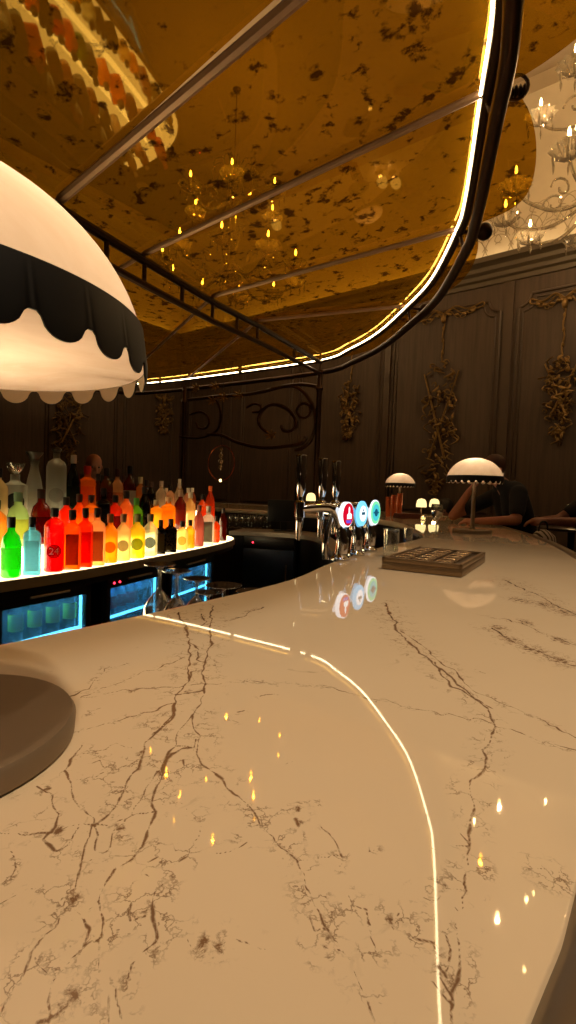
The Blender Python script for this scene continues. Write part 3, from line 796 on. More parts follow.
# slender posts and wrought scrollwork at the far end
qa = V((.345, 6.49, 0)); qb = onz(185, 385, HL-.1); qb.z = 0
pn = (qb-qa).normalized(); nrm = V((pn.y, -pn.x, 0))
for q in (qa, V((-1.66, 7.88, 0))):
    MB().lathe([(.06, CT), (.06, CT+.03), (.035, CT+.06), (.035, HL-.4), (.05, HL-.36), (.035, HL-.32), (.035, HL-.13)], 14, (q.x, q.y, 0)).build('post', 'iron', canopy)
def onplane(px, py):
    a, b = ray(px, py); Y = qa.dot(nrm)/(a*nrm.x+nrm.y); return V((a*Y, Y, EYE+b*Y))
S3 = lambda L: [onplane(180+x/3.6, 370+y/3.6) for x, y in L]
SCR = [([(495, 60), (440, 52), (380, 58), (310, 75), (240, 88), (140, 95), (30, 108)], .026),
       ([(330, 66), (400, 58), (445, 80), (478, 130), (488, 190), (472, 250), (445, 278), (415, 290)], .024),
       ([(100, 232), (150, 235), (210, 262), (300, 280), (400, 272), (440, 262), (455, 240)], .026),
       ([(330, 235), (290, 205), (284, 168), (312, 132), (350, 125), (395, 148), (418, 190), (402, 217), (372, 218), (365, 200)], .024),
       ([(470, 145), (465, 128), (445, 120), (425, 132), (420, 150), (432, 168), (450, 172), (466, 160), (470, 145)], .02),
       ([(36, 160), (70, 150), (98, 165), (104, 190), (90, 210), (66, 208), (58, 190)], .02), ([(240, 135), (265, 122), (290, 130), (285, 150), (262, 152)], .018),
       ([(0, 240), (60, 245), (110, 232), (140, 205), (146, 150), (130, 110)], .02)]
for pts, r in SCR:
    MB().tube(cat_rom(S3(pts), 5), r, 7).build('scroll', 'iron', canopy)
for (x, y) in ((330, 235), (120, 112), (160, 100), (215, 92), (60, 66), (130, 60)):
    c = S3([(x, y)])[0]; mb = MB()
    for k in range(7):
        a = 2*PI*k/7
        mb.tube([c, c+pn*.1*math.cos(a)+V((0, 0, .07*math.sin(a)))-nrm*.04], [.025, .008], 6)
    mb.build('leaf_boss', 'gilt', canopy)

# hoop pendant hanging from the far rim of the canopy
hc = onplane(221, 463); hc = hc
t = thing('hoop_pendant', 'thin brass hoop pendant with hanging glass drops below the far canopy rim', 'pendant', hc, 0)
mb = MB(); rr = .255
mb.tube([pn*rr*math.cos(a)+V((0, 0, rr*math.sin(a))) for a in [2*PI*k/40 for k in range(40)]], .008, 6, closed=True); mb.build('hoop', 'copper', t)
MB().tube([(0, 0, rr), (0, 0, HL-.14-hc.z)], .005, 6).build('cord', 'black_metal', t)
mb = MB()
for k, (z, r) in enumerate(((.18, .03), (.1, .045), (.02, .05), (-.07, .035))): mb.lathe([(.004, z+.05), (r, z+.015), (r*.7, z-.02), (.004, z-.04)], 10)
mb.tube([(0, 0, .25), (0, 0, -.1)], .004, 5)
mb.build('glass_drop', 'crystal', t)
mb = MB().ball((0, 0, -rr+.0), .022, 10); mb.build('light_bead', 'tealight', t)

# ------------------------------------------------------------------ chandeliers
def chandelier(label, c, rz, power, PH):
    """c: centre on the floor plan; heights above counter"""
    t = thing('crystal_chandelier', label, 'chandelier', (c[0], c[1], CT), rz, 'crystal chandeliers')
    mb = MB()
    mb.lathe([(.001, 2.55), (.03, 2.6), (.05, 2.66), (.02, 2.72), (.09, 2.8), (.13, 2.9), (.05, 3.0), (.035, 3.2), (.08, 3.3), (.1, 3.42), (.04, 3.52), (.03, 3.75), (.09, 3.85), (.05, 3.95), (.025, 4.1), (.06, 4.25), (.02, 4.35)], 16)
    mb.build('column', 'crystal', t)
    MB().tube([(0, 0, 4.34), (0, 0, CEIL-CT)], .006, 6).build('chain', 'bronze', t)
    MB().lathe([(.03, CEIL-CT-.04), (.045, CEIL-CT-.02), (.05, CEIL-CT)], 16).build('ceiling_cup', 'bronze', t)
    for tier, (n, R, zb, zf, ph) in enumerate(((10, .85, 2.89, 3.07, PH[0]), (6, .58, 3.74, 3.92, PH[1]))):
        for k in range(n):
            a = 2*PI*k/n+ph; d = V((math.cos(a), math.sin(a), 0)); sdv = V((-d.y, d.x, 0))
            Z = V((0, 0, 1)); z0 = zb+.05
            arm = MB()
            sp = cat_rom([d*.06+Z*(z0+.1), d*R*.28+Z*(z0-.06), d*R*.55+Z*(z0-.15), d*R*.85+Z*(z0-.1), d*R+Z*(z0+.0), d*R+Z*zb], 5)
            arm.tube(sp, [.02-.008*i/len(sp) for i in range(len(sp))], 7)
            # curl on the arm
            cc = d*R*.5+Z*(z0+.05)
            arm.tube([cc+(d*math.cos(u)+Z*math.sin(u))*(.1-.012*u) for u in [.45*q for q in range(15)]], .011, 6)
            # fluted cup
            prof = [(.012, zb), (.05, zb+.012), (.1, zb+.045), (.135, zb+.1)]
            vs = []; fs = []; m = 24
            for i, (r, z) in enumerate(prof):
                for q in range(m):
                    u = 2*PI*q/m; rr_ = r*(1+(.12*(i/3))*math.cos(12*u)); vs.append(d*R+V((rr_*math.cos(u), rr_*math.sin(u), z)))
            for i in range(3):
                for q in range(m): fs.append((i*m+q, i*m+(q+1) % m, (i+1)*m+(q+1) % m, (i+1)*m+q))
            arm.add(vs, fs)
            for q in range(6):
                u = 2*PI*q/6; pz = d*R+V((.12*math.cos(u), .12*math.sin(u), zb+.05)); arm.tube([pz, pz-Z*.05, pz-Z*.1], [.003, .014, .002], 5)
            ao = arm.build('arm', 'crystal', t)
            MB().lathe([(.013, zb+.01), (.013, zf), (.001, zf+.002)], 10, d*R).build('candle', 'candle', ao)
            MB().lathe([(.001, zf), (.011, zf+.014), (.013, zf+.03), (.007, zf+.06), (.001, zf+.078)], 10, d*R).build('flame', 'flame', ao)
            if k % 2 == 0:
                w = Matrix.Rotation(rz, 3, 'Z') @ (d*R)
                add_light('candle_glow', 'POINT', (c[0]+w.x, c[1]+w.y, CT+zf+.10), power, WARM, .014)
    mb = MB()
    for k in range(10):
        a = 2*PI*k/10; d = V((math.cos(a), math.sin(a), 0))
        mb.tube([d*.13+V((0, 0, 2.88)), d*.15+V((0, 0, 2.82)), d*.15+V((0, 0, 2.74))], [.004, .016, .003], 5)
        sp = cat_rom([d*.05+V((0, 0, 4.05)), d*.16+V((0, 0, 4.3)), d*.28+V((0, 0, 4.22)), d*.27+V((0, 0, 4.1))], 4)
        mb.tube(sp, .009, 5)
    mb.build('crystal_drop', 'crystal', t)
    return t
chandelier('large crystal candle chandelier hanging clear of the canopy by the bright cove', (2.75, 4.62), 0, 12, (math.radians(184), math.radians(150)))
chandelier('crystal candle chandelier seen through the amber canopy glass', (-.82, 6.5), 0, 12, (.3, .6))

# ------------------------------------------------------------------ back bar
BB = .851                       # worktop height
BBP = [(-1.95, .9), (-1.6, 1.45), (-1.203, 2.11), (-.95, 2.60), (-.61, 3.53), (-.46, 4.12), (-.47, 4.42), (-.62, 4.64), (-.95, 4.8)]
bc = cat_rom([(x, y, 0) for x, y in BBP], 24)
def bb_n(i):
    d = bc[min(i+1, len(bc)-1)]-bc[max(i-1, 0)]; d.normalize(); return V((-d.y, d.x, 0))   # away from the guests
def bb_off(off): return [bc[i]+bb_n(i)*off for i in range(len(bc))]
def bb_poly(o0, o1, z0, z1, mb, a=0, b=None):
    P0 = bb_off(o0)[a:b]; P1 = bb_off(o1)[a:b]; n = len(P0)
    vs = [p+V((0, 0, z)) for z in (z0, z1) for p in P0]+[p+V((0, 0, z)) for z in (z0, z1) for p in P1]
    fs = []
    for k in range(n-1):
        fs += [(k, k+1, n+k+1, n+k), (2*n+k, 3*n+k, 3*n+k+1, 2*n+k+1), (n+k, n+k+1, 3*n+k+1, 3*n+k), (k, 2*n+k, 2*n+k+1, k+1)]
    fs += [(0, n, 3*n, 2*n), (n-1, 3*n-1, 4*n-1, 2*n-1)]
    mb.add(vs, fs, False); return mb
TIER = [(.03, .17, BB), (.17, .30, BB+.115), (.30, .62, BB+.225)]
EN = -30                        # stop the raised tiers short of the rounded end
bar = thing('back_bar', 'curved back bar with glowing stepped bottle shelves', 'back bar')
mb = bb_poly(0, .95, BB-.05, BB-.004, MB()); mb.build('worktop', 'steel', bar)
bb_poly(.012, .17, BB-.004, BB, MB()).build('lit_shelf', 'shelf_glow', bar)
bb_poly(.17, .176, BB, BB+.107, MB(), 0, EN).build('lit_riser', 'riser_glow', bar)
bb_poly(.172, .30, BB+.107, BB+.115, MB(), 0, EN).build('lit_shelf', 'shelf_glow', bar)
bb_poly(.30, .306, BB+.115, BB+.217, MB(), 0, EN).build('lit_riser', 'riser_glow', bar)
bb_poly(.302, .45, BB+.217, BB+.225, MB(), 0, EN).build('lit_shelf', 'shelf_glow', bar); bb_poly(.45, .62, BB+.2, BB+.224, MB(), 0, EN).build('top_board', 'cabinet_black', bar)
bb_poly(.62, .64, BB, BB+.225, MB(), 0, EN).build('rear_panel', 'cabinet_black', bar)
bb_poly(.62, .92, .08, BB-.05, MB()).build('carcass', 'cabinet_black', bar)
bb_poly(.05, .62, 0, .08, MB()).build('plinth', 'cabinet_black', bar)
bb_poly(.012, .03, BB-.083, BB-.05, MB()).build('fascia', 'cabinet_black', bar)

def bb_find(px, off, z):        # index on the offset curve that shows at pixel column px
    P = bb_off(off); xs = [proj((q.x, q.y, z))[0] if q.y > .3 else -999 for q in P]; top_ = max(range(len(P)), key=lambda i: xs[i]); best = min(range(24, top_+1), key=lambda i: abs(xs[i]-px))
    i = best; a = P[max(i-1, 0)]; b = P[min(i+1, len(P)-1)]
    pa, pb = proj((a.x, a.y, z))[0], proj((b.x, b.y, z))[0]
    f = max(0, min(1, (px-pa)/(pb-pa))) if abs(pb-pa) > 1e-6 else .5
    return a.lerp(b, f), i

# fridges under the worktop
def fridge(px0, px1, label, led=True):
    z = BB-.2
    p0, i0 = bb_find(px0, .02, z); p1, i1 = bb_find(px1, .02, z)
    d = (p1-p0); W = d.length; d.normalize(); ang = math.atan2(d.y, d.x)
    t = thing('bottle_fridge', label, 'fridge', (p0.x, p0.y, .08), ang, 'glass door fridges under the back bar')
    H = BB-.05-.08-.035; D = .5; fr = .032
    mb = MB()                                       # local x along front, y into the bar
    mb.box((0, .03, 0), (.015, D, H)); mb.box((W-.015, .03, 0), (W, D, H)); mb.box((0, D-.015, 0), (W, D, H)); mb.box((0, .03, 0), (W, D, .015)); mb.box((0, .03, H-.015), (W, D, H))
    mb.build('casing', 'cabinet_black', t)
    mb = MB(); mb.box((.016, D-.03, .016), (W-.016, D-.016, H-.016)); mb.box((.016, .05, .016), (.022, D-.03, H-.016)); mb.box((W-.022, .05, .016), (W-.016, D-.03, H-.016)); mb.build('lining', 'fridge_in', t)
    mb = MB()
    mb.box((.005, 0, 0), (fr+.005, .028, H), .004); mb.box((W-fr-.005, 0, 0), (W-.005, .028, H), .004); mb.box((.005, 0, 0), (W-.005, .028, .05), .004); mb.box((.005, 0, H-.05), (W-.005, .028, H), .004)
    dr = mb.build('door', 'cabinet_black', t)
    MB().box((fr, .01, .05), (W-fr, .016, H-.045)).build('pane', 'clear', dr)
    MB().tube([(W*.3, -.02, H-.012), (W*.7, -.02, H-.012)], .006, 8).build('handle', 'steel', dr)
    for zz in (.46, .2):
        mb = MB().box((.02, .06, zz-.006), (W-.02, D-.04, zz)); mb.build('shelf', 'clear', t)
        MB().box((.02, .05, zz-.008), (W-.02, .058, zz+.006)).build('shelf_rail', 'fridge_led', t)
    MB().box((W-.034, .045, .06), (W-.024, .055, H-.05)).build('light_strip', 'fridge_led', t)
    MB().box((.02, .07, H-.028), (W-.02, .085, H-.02)).build('light_strip', 'fridge_led', t)
    add_light('fridge_light', 'AREA', V((p0.x, p0.y, .08))+d*W*.5+V((-d.y, d.x, 0))*.1+V((0, 0, H-.035)), 2.0, (90, 190, 255), shape='RECTANGLE', size=W*.8, size_y=.05).rotation_euler.z = ang
    return t, W, H
f1, W1, H1 = fridge(-6, 92, 'glass door fridge of dark green-labelled bottles at the near end of the back bar')
f2, W2, H2 = fridge(106, 164, 'middle glass door fridge with small bottles and two red control lights')
f3, W3, H3 = fridge(169, 214, 'last glass door fridge glowing blue behind the upturned glasses')
for k in range(2):
    MB().ball((.06+.045*k, -.002, H2-.024), .006, 8).build('control_light', 'red_led', f2)
def in_fridge(f, x, y, z): return Matrix.Translation(f.location) @ Matrix.Rotation(f.rotation_euler.z, 4, 'Z') @ V((x, y, z))
M['beer_dark'] = glassy('dark green beer glass', (14, 34, 24), .6, .2, .05, (10, 40, 26))
M['lime_label'] = pbr('yellow green label', (190, 225, 60), .5)
M['soda'] = glassy('pale soda glass', (150, 190, 220), .6, .25, .05, (160, 200, 230))
M['soda_label'] = pbr('red soda label', (190, 50, 70), .5)
M['silver_cap'] = pbr('silver cap', (190, 195, 205), .25, .9)
BEER = [(.024, 0), (.03, .003), (.031, .02), (.031, .115), (.026, .14), (.014, .165), (.013, .205), (.001, .207)]
def small_bottle(loc, body, labm, capm, label, group, sh=1.0):
    t = thing('small_bottle', label, 'bottle', loc, random.uniform(0, 6), group)
    MB().lathe([(r, z*sh) for r, z in BEER], 14).build('body', body, t)
    MB().lathe([(.0318, .045*sh), (.0318, .115*sh)], 14).build('label', labm, t)
    MB().lathe([(.0145, .195*sh), (.0145, .212*sh), (.001, .213*sh)], 12).build('cap', capm, t)
    return t
for k in range(4):
    small_bottle(in_fridge(f1, W1*(.3+.19*k), .085, .46), 'beer_dark', 'lime_label', 'silver_cap', 'dark green bottle with yellow-green label on the upper fridge shelf', 'green labelled bottles in the near fridge', 1.12)
for k in range(6):
    small_bottle(in_fridge(f2, .06+(W2-.12)*k/5, .085, .46), 'soda', 'soda_label' if k < 4 else 'silver_cap', 'silver_cap', 'small pale bottle with red label in the middle fridge' if k < 4 else 'small silver-labelled bottle in the middle fridge', 'small bottles in the middle fridge', .95)
for k in range(4):
    small_bottle(in_fridge(f3, .07+(W3-.14)*k/3, .085, .46), 'soda', 'silver_cap', 'silver_cap', 'small pale bottle in the last blue-lit fridge', 'small bottles in the last fridge', .95)

# ------------------------------------------------------------------ liquor bottles
PROF = {
 'round': [(.82, 0), (.95, .01), (1, .03), (1, .60), (.93, .66), (.6, .73), (.36, .78), (.33, .9)],
 'squat': [(.85, 0), (1, .03), (1.02, .35), (1, .55), (.8, .68), (.4, .76), (.33, .9)],
 'square': [(.92, 0), (.98, .01), (1, .03), (1, .66), (.9, .72), (.4, .78), (.33, .9)],
 'tall': [(.82, 0), (.95, .01), (1, .03), (1, .56), (.8, .68), (.42, .80), (.33, .86), (.33, .92)],
 'shoulder': [(.85, 0), (1, .02), (1, .70), (.97, .74), (.8, .79), (.5, .82), (.34, .84), (.34, .93)],
 'waist': [(.8, 0), (.98, .02), (1, .25), (.93, .45), (.75, .6), (.5, .72), (.42, .8), (.55, .88)],
 'decanter': [(.9, 0), (1, .02), (1, .58), (.98, .62), (.5, .66), (.38, .7), (.38, .8)],
}
bcount = [0]
def bottle(px, top, row, w, kind, body, cap, lab, label, group, capk='cap', lshape='wrap', zoff=0.07):
    o0, o1, z = TIER[row]; off = o0+zoff if row < 2 else o0+zoff
    p, i = bb_find(px, off, z+.1)
    # height so that the cap reaches the pixel row `top`
    lo_y = p.y; a, b = ray(px, top); H = EYE+b*lo_y-z
    H = max(.12, min(.42, H)); R = w*.5*lo_y/FPX
    yaw = math.atan2(-bb_n(i).y, -bb_n(i).x)             # local +x faces the aisle
    face = math.atan2(-p.y, -p.x)
    t = thing('liquor_bottle', label, 'bottle', (p.x, p.y, z+.0005), face, group)
    n = 20; sq = 6 if kind == 'square' else 0
    prof = [(r*R*.98, h*H) for r, h in PROF[kind]]+[(.001, PROF[kind][-1][1]*H+.001)]
    m = bottle_mat(body)
    MB().lathe(prof, 24 if sq else n, square=sq).build('body', m, t)
    h0 = PROF[kind][-1][1]*H
    if capk == 'cap': MB().lathe([(R*.40, h0-.02), (R*.42, h0), (R*.42, H-.002), (R*.36, H), (.001, H)], 14).build('cap', pbr_cached(cap, .4), t)
    elif capk == 'stopper': MB().lathe([(R*.30, h0-.02), (R*.3, h0+.005), (R*.55, h0+.02), (R*.75, H-.012), (R*.78, H), (.001, H)], 18).build('stopper', 'clear', t)
    elif capk == 'flare': MB().lathe([(R*.45, h0-.02), (R*.5, h0), (R*.62, H-.025), (R*.95, H-.006), (R*.95, H), (.001, H)], 18).build('stopper', pbr_cached(cap, .3), t)
    elif capk == 'ball': MB().lathe([(R*.3, h0-.015), (R*.36, h0), (R*.5, (h0+H)/2), (R*.36, H-.004), (.001, H)], 16).build('stopper', pbr_cached(cap, .35), t)
    if lab:
        lm = label_mat(lab)
        if lshape == 'wrap' and not sq:
            mb = MB(); A = []; B = []
            for k in range(13):
                u = -1.15+2.3*k/12; A.append(V((R*1.025*math.cos(u), R*1.025*math.sin(u), H*.14))); B.append(V((R*1.02*math.cos(u), R*1.02*math.sin(u), H*.5)))
            mb.loft(A, B).build('label', lm, t)
        elif sq:
            MB().box((R*.985, -R*.7, H*.08), (R*1.01, R*.7, H*.6)).build('label', lm, t)
        else:                                            # round medallion bent onto the glass
            mb = MB(); vs = [V((R*1.03, 0, H*.33))]; fs = []
            for q in (1, 2):
                for k in range(20):
                    u = 2*PI*k/20; rr = R*.72*q/2; y = rr*math.cos(u); vs.append(V((math.sqrt(max(0, (R*1.03)**2-y*y)), y, H*.33+rr*1.05*math.sin(u))))
            for k in range(20): fs += [(0, 1+k, 1+(k+1) % 20), (1+k, 21+k, 21+(k+1) % 20, 1+(k+1) % 20)]
            mb.add(vs, fs).build('label', lm, t)
    return t, R, H
emit_free = pbr('pale pink numerals', (255, 200, 196), .5)
_bm = {}
def bottle_mat(c):
    if c not in _bm:
        dark = sum(c) < 160
        white = min(c) > 180
        _bm[c] = bottle_glass('bottle glass %d %d %d' % c, c, white, dark)
    return _bm[c]
_lm = {}
def label_mat(c):
    if c not in _lm:
        t = NT('paper label %d %d %d' % c); n = t.noise(90, 2)
        cc = t.mixc(n, tuple(x*.8 for x in lin(c)[:3])+(1,), lin(c))
        lt = tuple(min(1, x*1.5+.12) for x in lin(c)[:3])+(1,)
        _lm[c] = t.surf(t.mixs(.5, t.n('ShaderNodeBsdfTransparent', {'Color': lt}), t.mixs(.6, t.n('ShaderNodeBsdfDiffuse', {'Color': cc}), t.n('ShaderNodeBsdfTranslucent', {'Color': cc}))))
    return _lm[c]
_pc = {}
def pbr_cached(c, r):
    if (c, r) not in _pc: _pc[(c, r)] = pbr('coating %d %d %d' % c, c, r)
    return _pc[(c, r)]
CLR = (236, 238, 232); BLK = (20, 18, 18); CRM = (225, 215, 190)
G1, G2, G3, G4 = 'front row bottles', 'middle tier bottles', 'top tier bottles', 'rear row bottles'
FR = [
 (11, 517, 19, 'squat', (70, 225, 60), BLK, (150, 190, 130), 'squat green bottle with pale green label at the near end of the front row', 'cap', 'wrap'),
 (32, 517, 17, 'square', (150, 215, 240), BLK, (205, 222, 222), 'pale blue square bottle with a long white label beside the red one', 'cap', 'wrap'),
 (54, 508, 19, 'shoulder', (250, 40, 46), BLK, (96, 8, 20), 'bright red bottle marked 24 with black cap', 'cap', 'disc'),
 (72, 510, 17, 'square', (255, 150, 60), BLK, (150, 96, 70), 'orange bottle with brown label right of the red bottle', 'cap', 'wrap'),
 (85, 508, 15, 'square', (255, 110, 40), BLK, (200, 60, 40), 'orange bottle with red banded label, fifth in the front row', 'cap', 'wrap'),
 (97, 508, 16, 'square', (255, 214, 160), BLK, (160, 108, 80), 'pale orange bottle with brown label left of the round-label amber bottle', 'cap', 'wrap'),
 (110, 514, 15, 'round', (255, 190, 70), (150, 120, 80), (205, 110, 40), 'amber bottle with round orange medallion label', 'cap', 'disc'),
 (123, 514, 15, 'round', (250, 224, 170), (150, 130, 100), (120, 122, 112), 'pale bottle with round grey medallion label', 'cap', 'disc'),
 (137, 514, 16, 'round', (252, 220, 90), (120, 140, 90), (90, 130, 96), 'yellow bottle with round green medallion label', 'cap', 'disc'),
 (150, 514, 15, 'round', (240, 236, 205), (120, 120, 100), (50, 64, 84), 'clear bottle with round dark blue medallion label', 'cap', 'disc'),
 (160.5, 520, 11, 'square', (40, 26, 14), BLK, (120, 100, 70), 'small black bottle with pale wedge label', 'cap', 'wrap'),
 (170.5, 519, 13, 'square', (44, 28, 14), (60, 48, 34), (110, 90, 60), 'small dark brown bottle beside the black one', 'cap', 'wrap'),
 (182, 521, 12, 'round', (250, 228, 170), BLK, (180, 160, 100), 'pale yellow bottle with round straw medallion label', 'cap', 'disc'),
 (190, 520, 10, 'round', (255, 200, 90), BLK, (230, 200, 130), 'little amber bottle between straw-label and mauve bottles', 'cap', 'wrap'),
 (198.5, 505, 11, 'tall', (190, 130, 120), (150, 110, 100), None, 'slim mauve bottle in the front row', 'cap', 'wrap'),
 (208, 506, 12, 'square', CLR, (210, 210, 200), (120, 112, 100), 'clear square bottle with grey label near the shelf end', 'cap', 'wrap'),
 (216, 516, 8, 'round', (235, 120, 40), (40, 30, 20), (240, 200, 140), 'small orange bottle near the shelf end', 'cap', 'wrap'),
 (223, 508, 8, 'tall', (120, 40, 24), BLK, None, 'dark red bottle last in the front row', 'cap', 'wrap'),
]
MR = [
 (-4, 500, 20, 'round', (230, 170, 90), BLK, None, 'amber bottle cut by the photo edge on the middle tier', 'cap', 'wrap'),
 (18, 492, 20, 'squat', (200, 220, 170), (110, 140, 110), (205, 180, 90), 'squat pale green bottle with yellow label on the middle tier', 'cap', 'wrap'),
 (41, 489, 19, 'squat', (150, 46, 26), (50, 26, 20), (110, 40, 30), 'reddish brown bottle with dark cap behind blue and red bottles', 'cap', 'wrap'),
 (66, 497, 15, 'round', (255, 90, 30), BLK, None, 'orange red bottle on the middle tier behind the brown label one', 'cap', 'wrap'),
 (79, 494, 14, 'round', (255, 140, 50), (60, 30, 20), None, 'orange bottle on the middle tier with brown cap', 'cap', 'wrap'),
 (91, 495, 15, 'square', (250, 170, 80), BLK, (240, 220, 190), 'amber bottle with cream label on the middle tier', 'cap', 'wrap'),
 (103, 488, 14, 'square', (40, 42, 54), BLK, (60, 70, 90), 'black bottle with slate label on the middle tier', 'cap', 'wrap'),
 (115, 495, 14, 'round', (225, 90, 50), BLK, (60, 46, 60), 'brick coloured bottle with dark label on the middle tier', 'cap', 'wrap'),
 (126, 491, 14, 'round', (250, 160, 100), BLK, (240, 190, 150), 'peach bottle with black cap on the middle tier', 'cap', 'wrap'),
 (136, 498, 13, 'round', (150, 190, 80), (60, 170, 70), (90, 130, 80), 'bottle with bright green cap on the middle tier', 'cap', 'wrap'),
 (144, 487, 13, 'tall', (30, 20, 16), BLK, None, 'tall black wine bottle on the middle tier', 'cap', 'wrap'),
 (156, 500, 13, 'square', (255, 190, 80), (200, 180, 140), None, 'honey coloured bottle with pale cap behind the small black bottle', 'cap', 'wrap'),
 (168, 497, 15, 'square', (255, 180, 60), (220, 200, 160), (255, 190, 90), 'wide honey square bottle behind the small dark brown bottle', 'cap', 'wrap'),
 (180, 490, 12, 'round', (150, 60, 44), (170, 150, 130), (180, 90, 70), 'maroon bottle with rose label on the middle tier', 'cap', 'wrap'),
 (190, 492, 11, 'round', (225, 190, 140), (210, 200, 180), None, 'clear bottle with pale cap behind the mauve bottle', 'cap', 'wrap'),
 (202, 494, 10, 'round', (235, 130, 60), BLK, (230, 110, 60), 'orange label bottle at the far middle tier', 'cap', 'wrap'),
 (211, 486, 10, 'tall', (235, 120, 60), (235, 110, 50), (230, 120, 60), 'tall bottle with orange cap at the far middle tier', 'cap', 'wrap'),
]
BR = [
 (-2, 468, 18, 'round', (240, 220, 180), BLK, None, 'pale bottle cut by the photo edge on the top tier', 'cap', 'wrap'),
 (15, 463, 23, 'decanter', CLR, CLR, (24, 26, 28), 'broad ribbed clear decanter with black label and flared stopper', 'stopper', 'disc'),
 (34, 452, 17, 'waist', CLR, (60, 56, 50), (190, 186, 176), 'waisted clear bottle with wide flared top', 'flare', 'disc'),
 (56, 447, 19, 'shoulder', CLR, (70, 62, 54), (160, 160, 156), 'big clear round-shouldered bottle, tallest of the clear ones', 'ball', 'disc'),
 (73, 455, 14, 'tall', (30, 64, 44), (190, 184, 170), (60, 84, 66), 'tall dark green bottle with silver cap on the top tier', 'cap', 'wrap'),
 (87, 466, 17, 'square', (250, 160, 50), (210, 60, 40), (240, 150, 70), 'amber bottle with red cap on the top tier', 'cap', 'wrap'),
 (106, 468, 13, 'round', (150, 96, 60), BLK, (120, 70, 50), 'brown bottle with black cap, sixth on the top tier', 'cap', 'wrap'),
 (117, 469, 12, 'round', (230, 190, 150), (70, 40, 30), (190, 130, 100), 'pale rose bottle with brown cap on the top tier', 'cap', 'wrap'),
 (129.5, 466, 13, 'round', (130, 50, 40), BLK, CRM, 'maroon bottle with white label and black cap on the top tier', 'cap', 'wrap'),
 (140, 477, 11, 'round', (210, 150, 90), (200, 190, 150), (220, 180, 120), 'bottle with cream cap and tan label on the top tier', 'cap', 'wrap'),
 (151, 482, 10, 'tall', (50, 36, 30), (90, 70, 60), None, 'slim dark bottle on the top tier left of the clear cluster', 'cap', 'wrap'),
 (161, 481, 10, 'round', (235, 215, 190), (200, 190, 170), None, 'clear bottle with white cap, first of the clear cluster on the top tier', 'cap', 'wrap'),
 (170, 485, 10, 'round', (230, 190, 160), BLK, None, 'clear rosy bottle with black cap in the clear cluster', 'cap', 'wrap'),
 (179, 483, 9, 'round', (236, 214, 190), (220, 210, 190), (200, 180, 150), 'clear bottle with tall white cap in the clear cluster', 'cap', 'wrap'),
 (188, 488, 9, 'round', (225, 180, 150), (210, 200, 180), None, 'clear bottle with ivory cap right of the clear cluster', 'cap', 'wrap'),
 (196, 488, 8, 'tall', (200, 130, 90), (230, 220, 200), None, 'slim tan bottle with white cap on the top tier', 'cap', 'wrap'),
]
RROW = [
 (98, 474, 11, 'tall', (120, 60, 30), BLK, None, 'brown bottle half hidden behind the red-capped amber bottle', 'cap', 'wrap'),
 (123, 476, 10, 'round', (210, 120, 60), (60, 30, 24), None, 'copper bottle half hidden behind the rose and maroon bottles', 'cap', 'wrap'),
 (146, 480, 9, 'round', (120, 70, 50), BLK, None, 'brown bottle half hidden behind the cream-capped bottle', 'cap', 'wrap'),
 (166, 488, 8, 'round', (230, 200, 170), (190, 160, 130), None, 'clear bottle in the back of the clear cluster', 'cap', 'wrap'),
 (183, 479, 8, 'tall', (220, 190, 150), (225, 215, 195), None, 'slim pale bottle rising behind the clear cluster', 'cap', 'wrap'),
]
for L_, row, grp, zo in ((FR, 0, G1, .022), (MR, 1, G2, .05), (BR, 2, G3, .07), (RROW, 2, G4, .2)):
    for (px, top, w, kind, body, cap, lab, label, capk, lsh) in L_:
        t, R, H = bottle(px, top, row, w, kind, body, cap, lab, label, grp, capk, lsh, zo)
        if '24' in label:
            fc = bpy.data.curves.new('numerals', 'FONT'); fc.body = '24'; fc.size = R*1.0; fc.extrude = .0012; fc.align_x = 'CENTER'; fc.align_y = 'CENTER'
            fo = bpy.data.objects.new('tmp', fc); COL.objects.link(fo)
            dg = bpy.context.evaluated_depsgraph_get(); mm = bpy.data.meshes.new_from_object(fo.evaluated_get(dg)); bpy.data.objects.remove(fo)
            rot = Matrix.Translation((0, 0, H*.33)) @ Matrix.Rotation(PI/2, 4, 'Z') @ Matrix.Rotation(PI/2, 4, 'X')
            mm.transform(rot)
            for v in mm.vertices: v.co.x = math.sqrt(max(0, (R*1.055)**2-v.co.y**2))+max(0, v.co.x)*.5
            link('numerals', mm, emit_free, t)

# ------------------------------------------------------------------ far work counter, its fridge, screen and glassware
WK = .86
wkp = [onz(229, 531, WK), onz(270, 532.5, WK), onz(310, 536, WK), onz(325, 543, WK), onz(332, 552, WK)]
wkp = cat_rom(wkp, 6)
bk = [V((p.x+.1, p.y+.42, WK)) for p in wkp]
wc = thing('work_counter', 'dark curved staff work counter behind the beer taps', 'work counter')
mb = MB().loft(wkp, bk); mb.loft([p-V((0, 0, .04)) for p in wkp], [p-V((0, 0, .04)) for p in bk]); mb.loft(wkp, [p-V((0, 0, .04)) for p in wkp]); mb.build('worktop', 'steel', wc)
wi = [p+V((.01, .06, -.04)) for p in wkp]
mb = MB().loft(wi, [V((p.x, p.y, .0)) for p in wi]); mb.loft([p-V((0, 0, .04)) for p in bk], [V((p.x, p.y, 0)) for p in bk]); mb.build('carcass', 'cabinet_black', wc)
pa, pb_ = onz(243, 531.7, WK), onz(296, 534.6, WK)
pa.y += .03; pb_.y += .03
d = pb_-pa; d.z = 0; Wf = d.length; ang = math.atan2(d.y, d.x)
t = thing('under_counter_fridge', 'blue-black solid door fridge with red light under the work counter', 'fridge', (pa.x, pa.y, .06), ang)
MB().box((0, .015, 0), (Wf, .06, .76), .004).build('casing', 'cabinet_black', t)
dr = MB().box((.01, -.015, .01), (Wf-.01, .015, .64), .006).build('door', 'cabinet_blue', t)
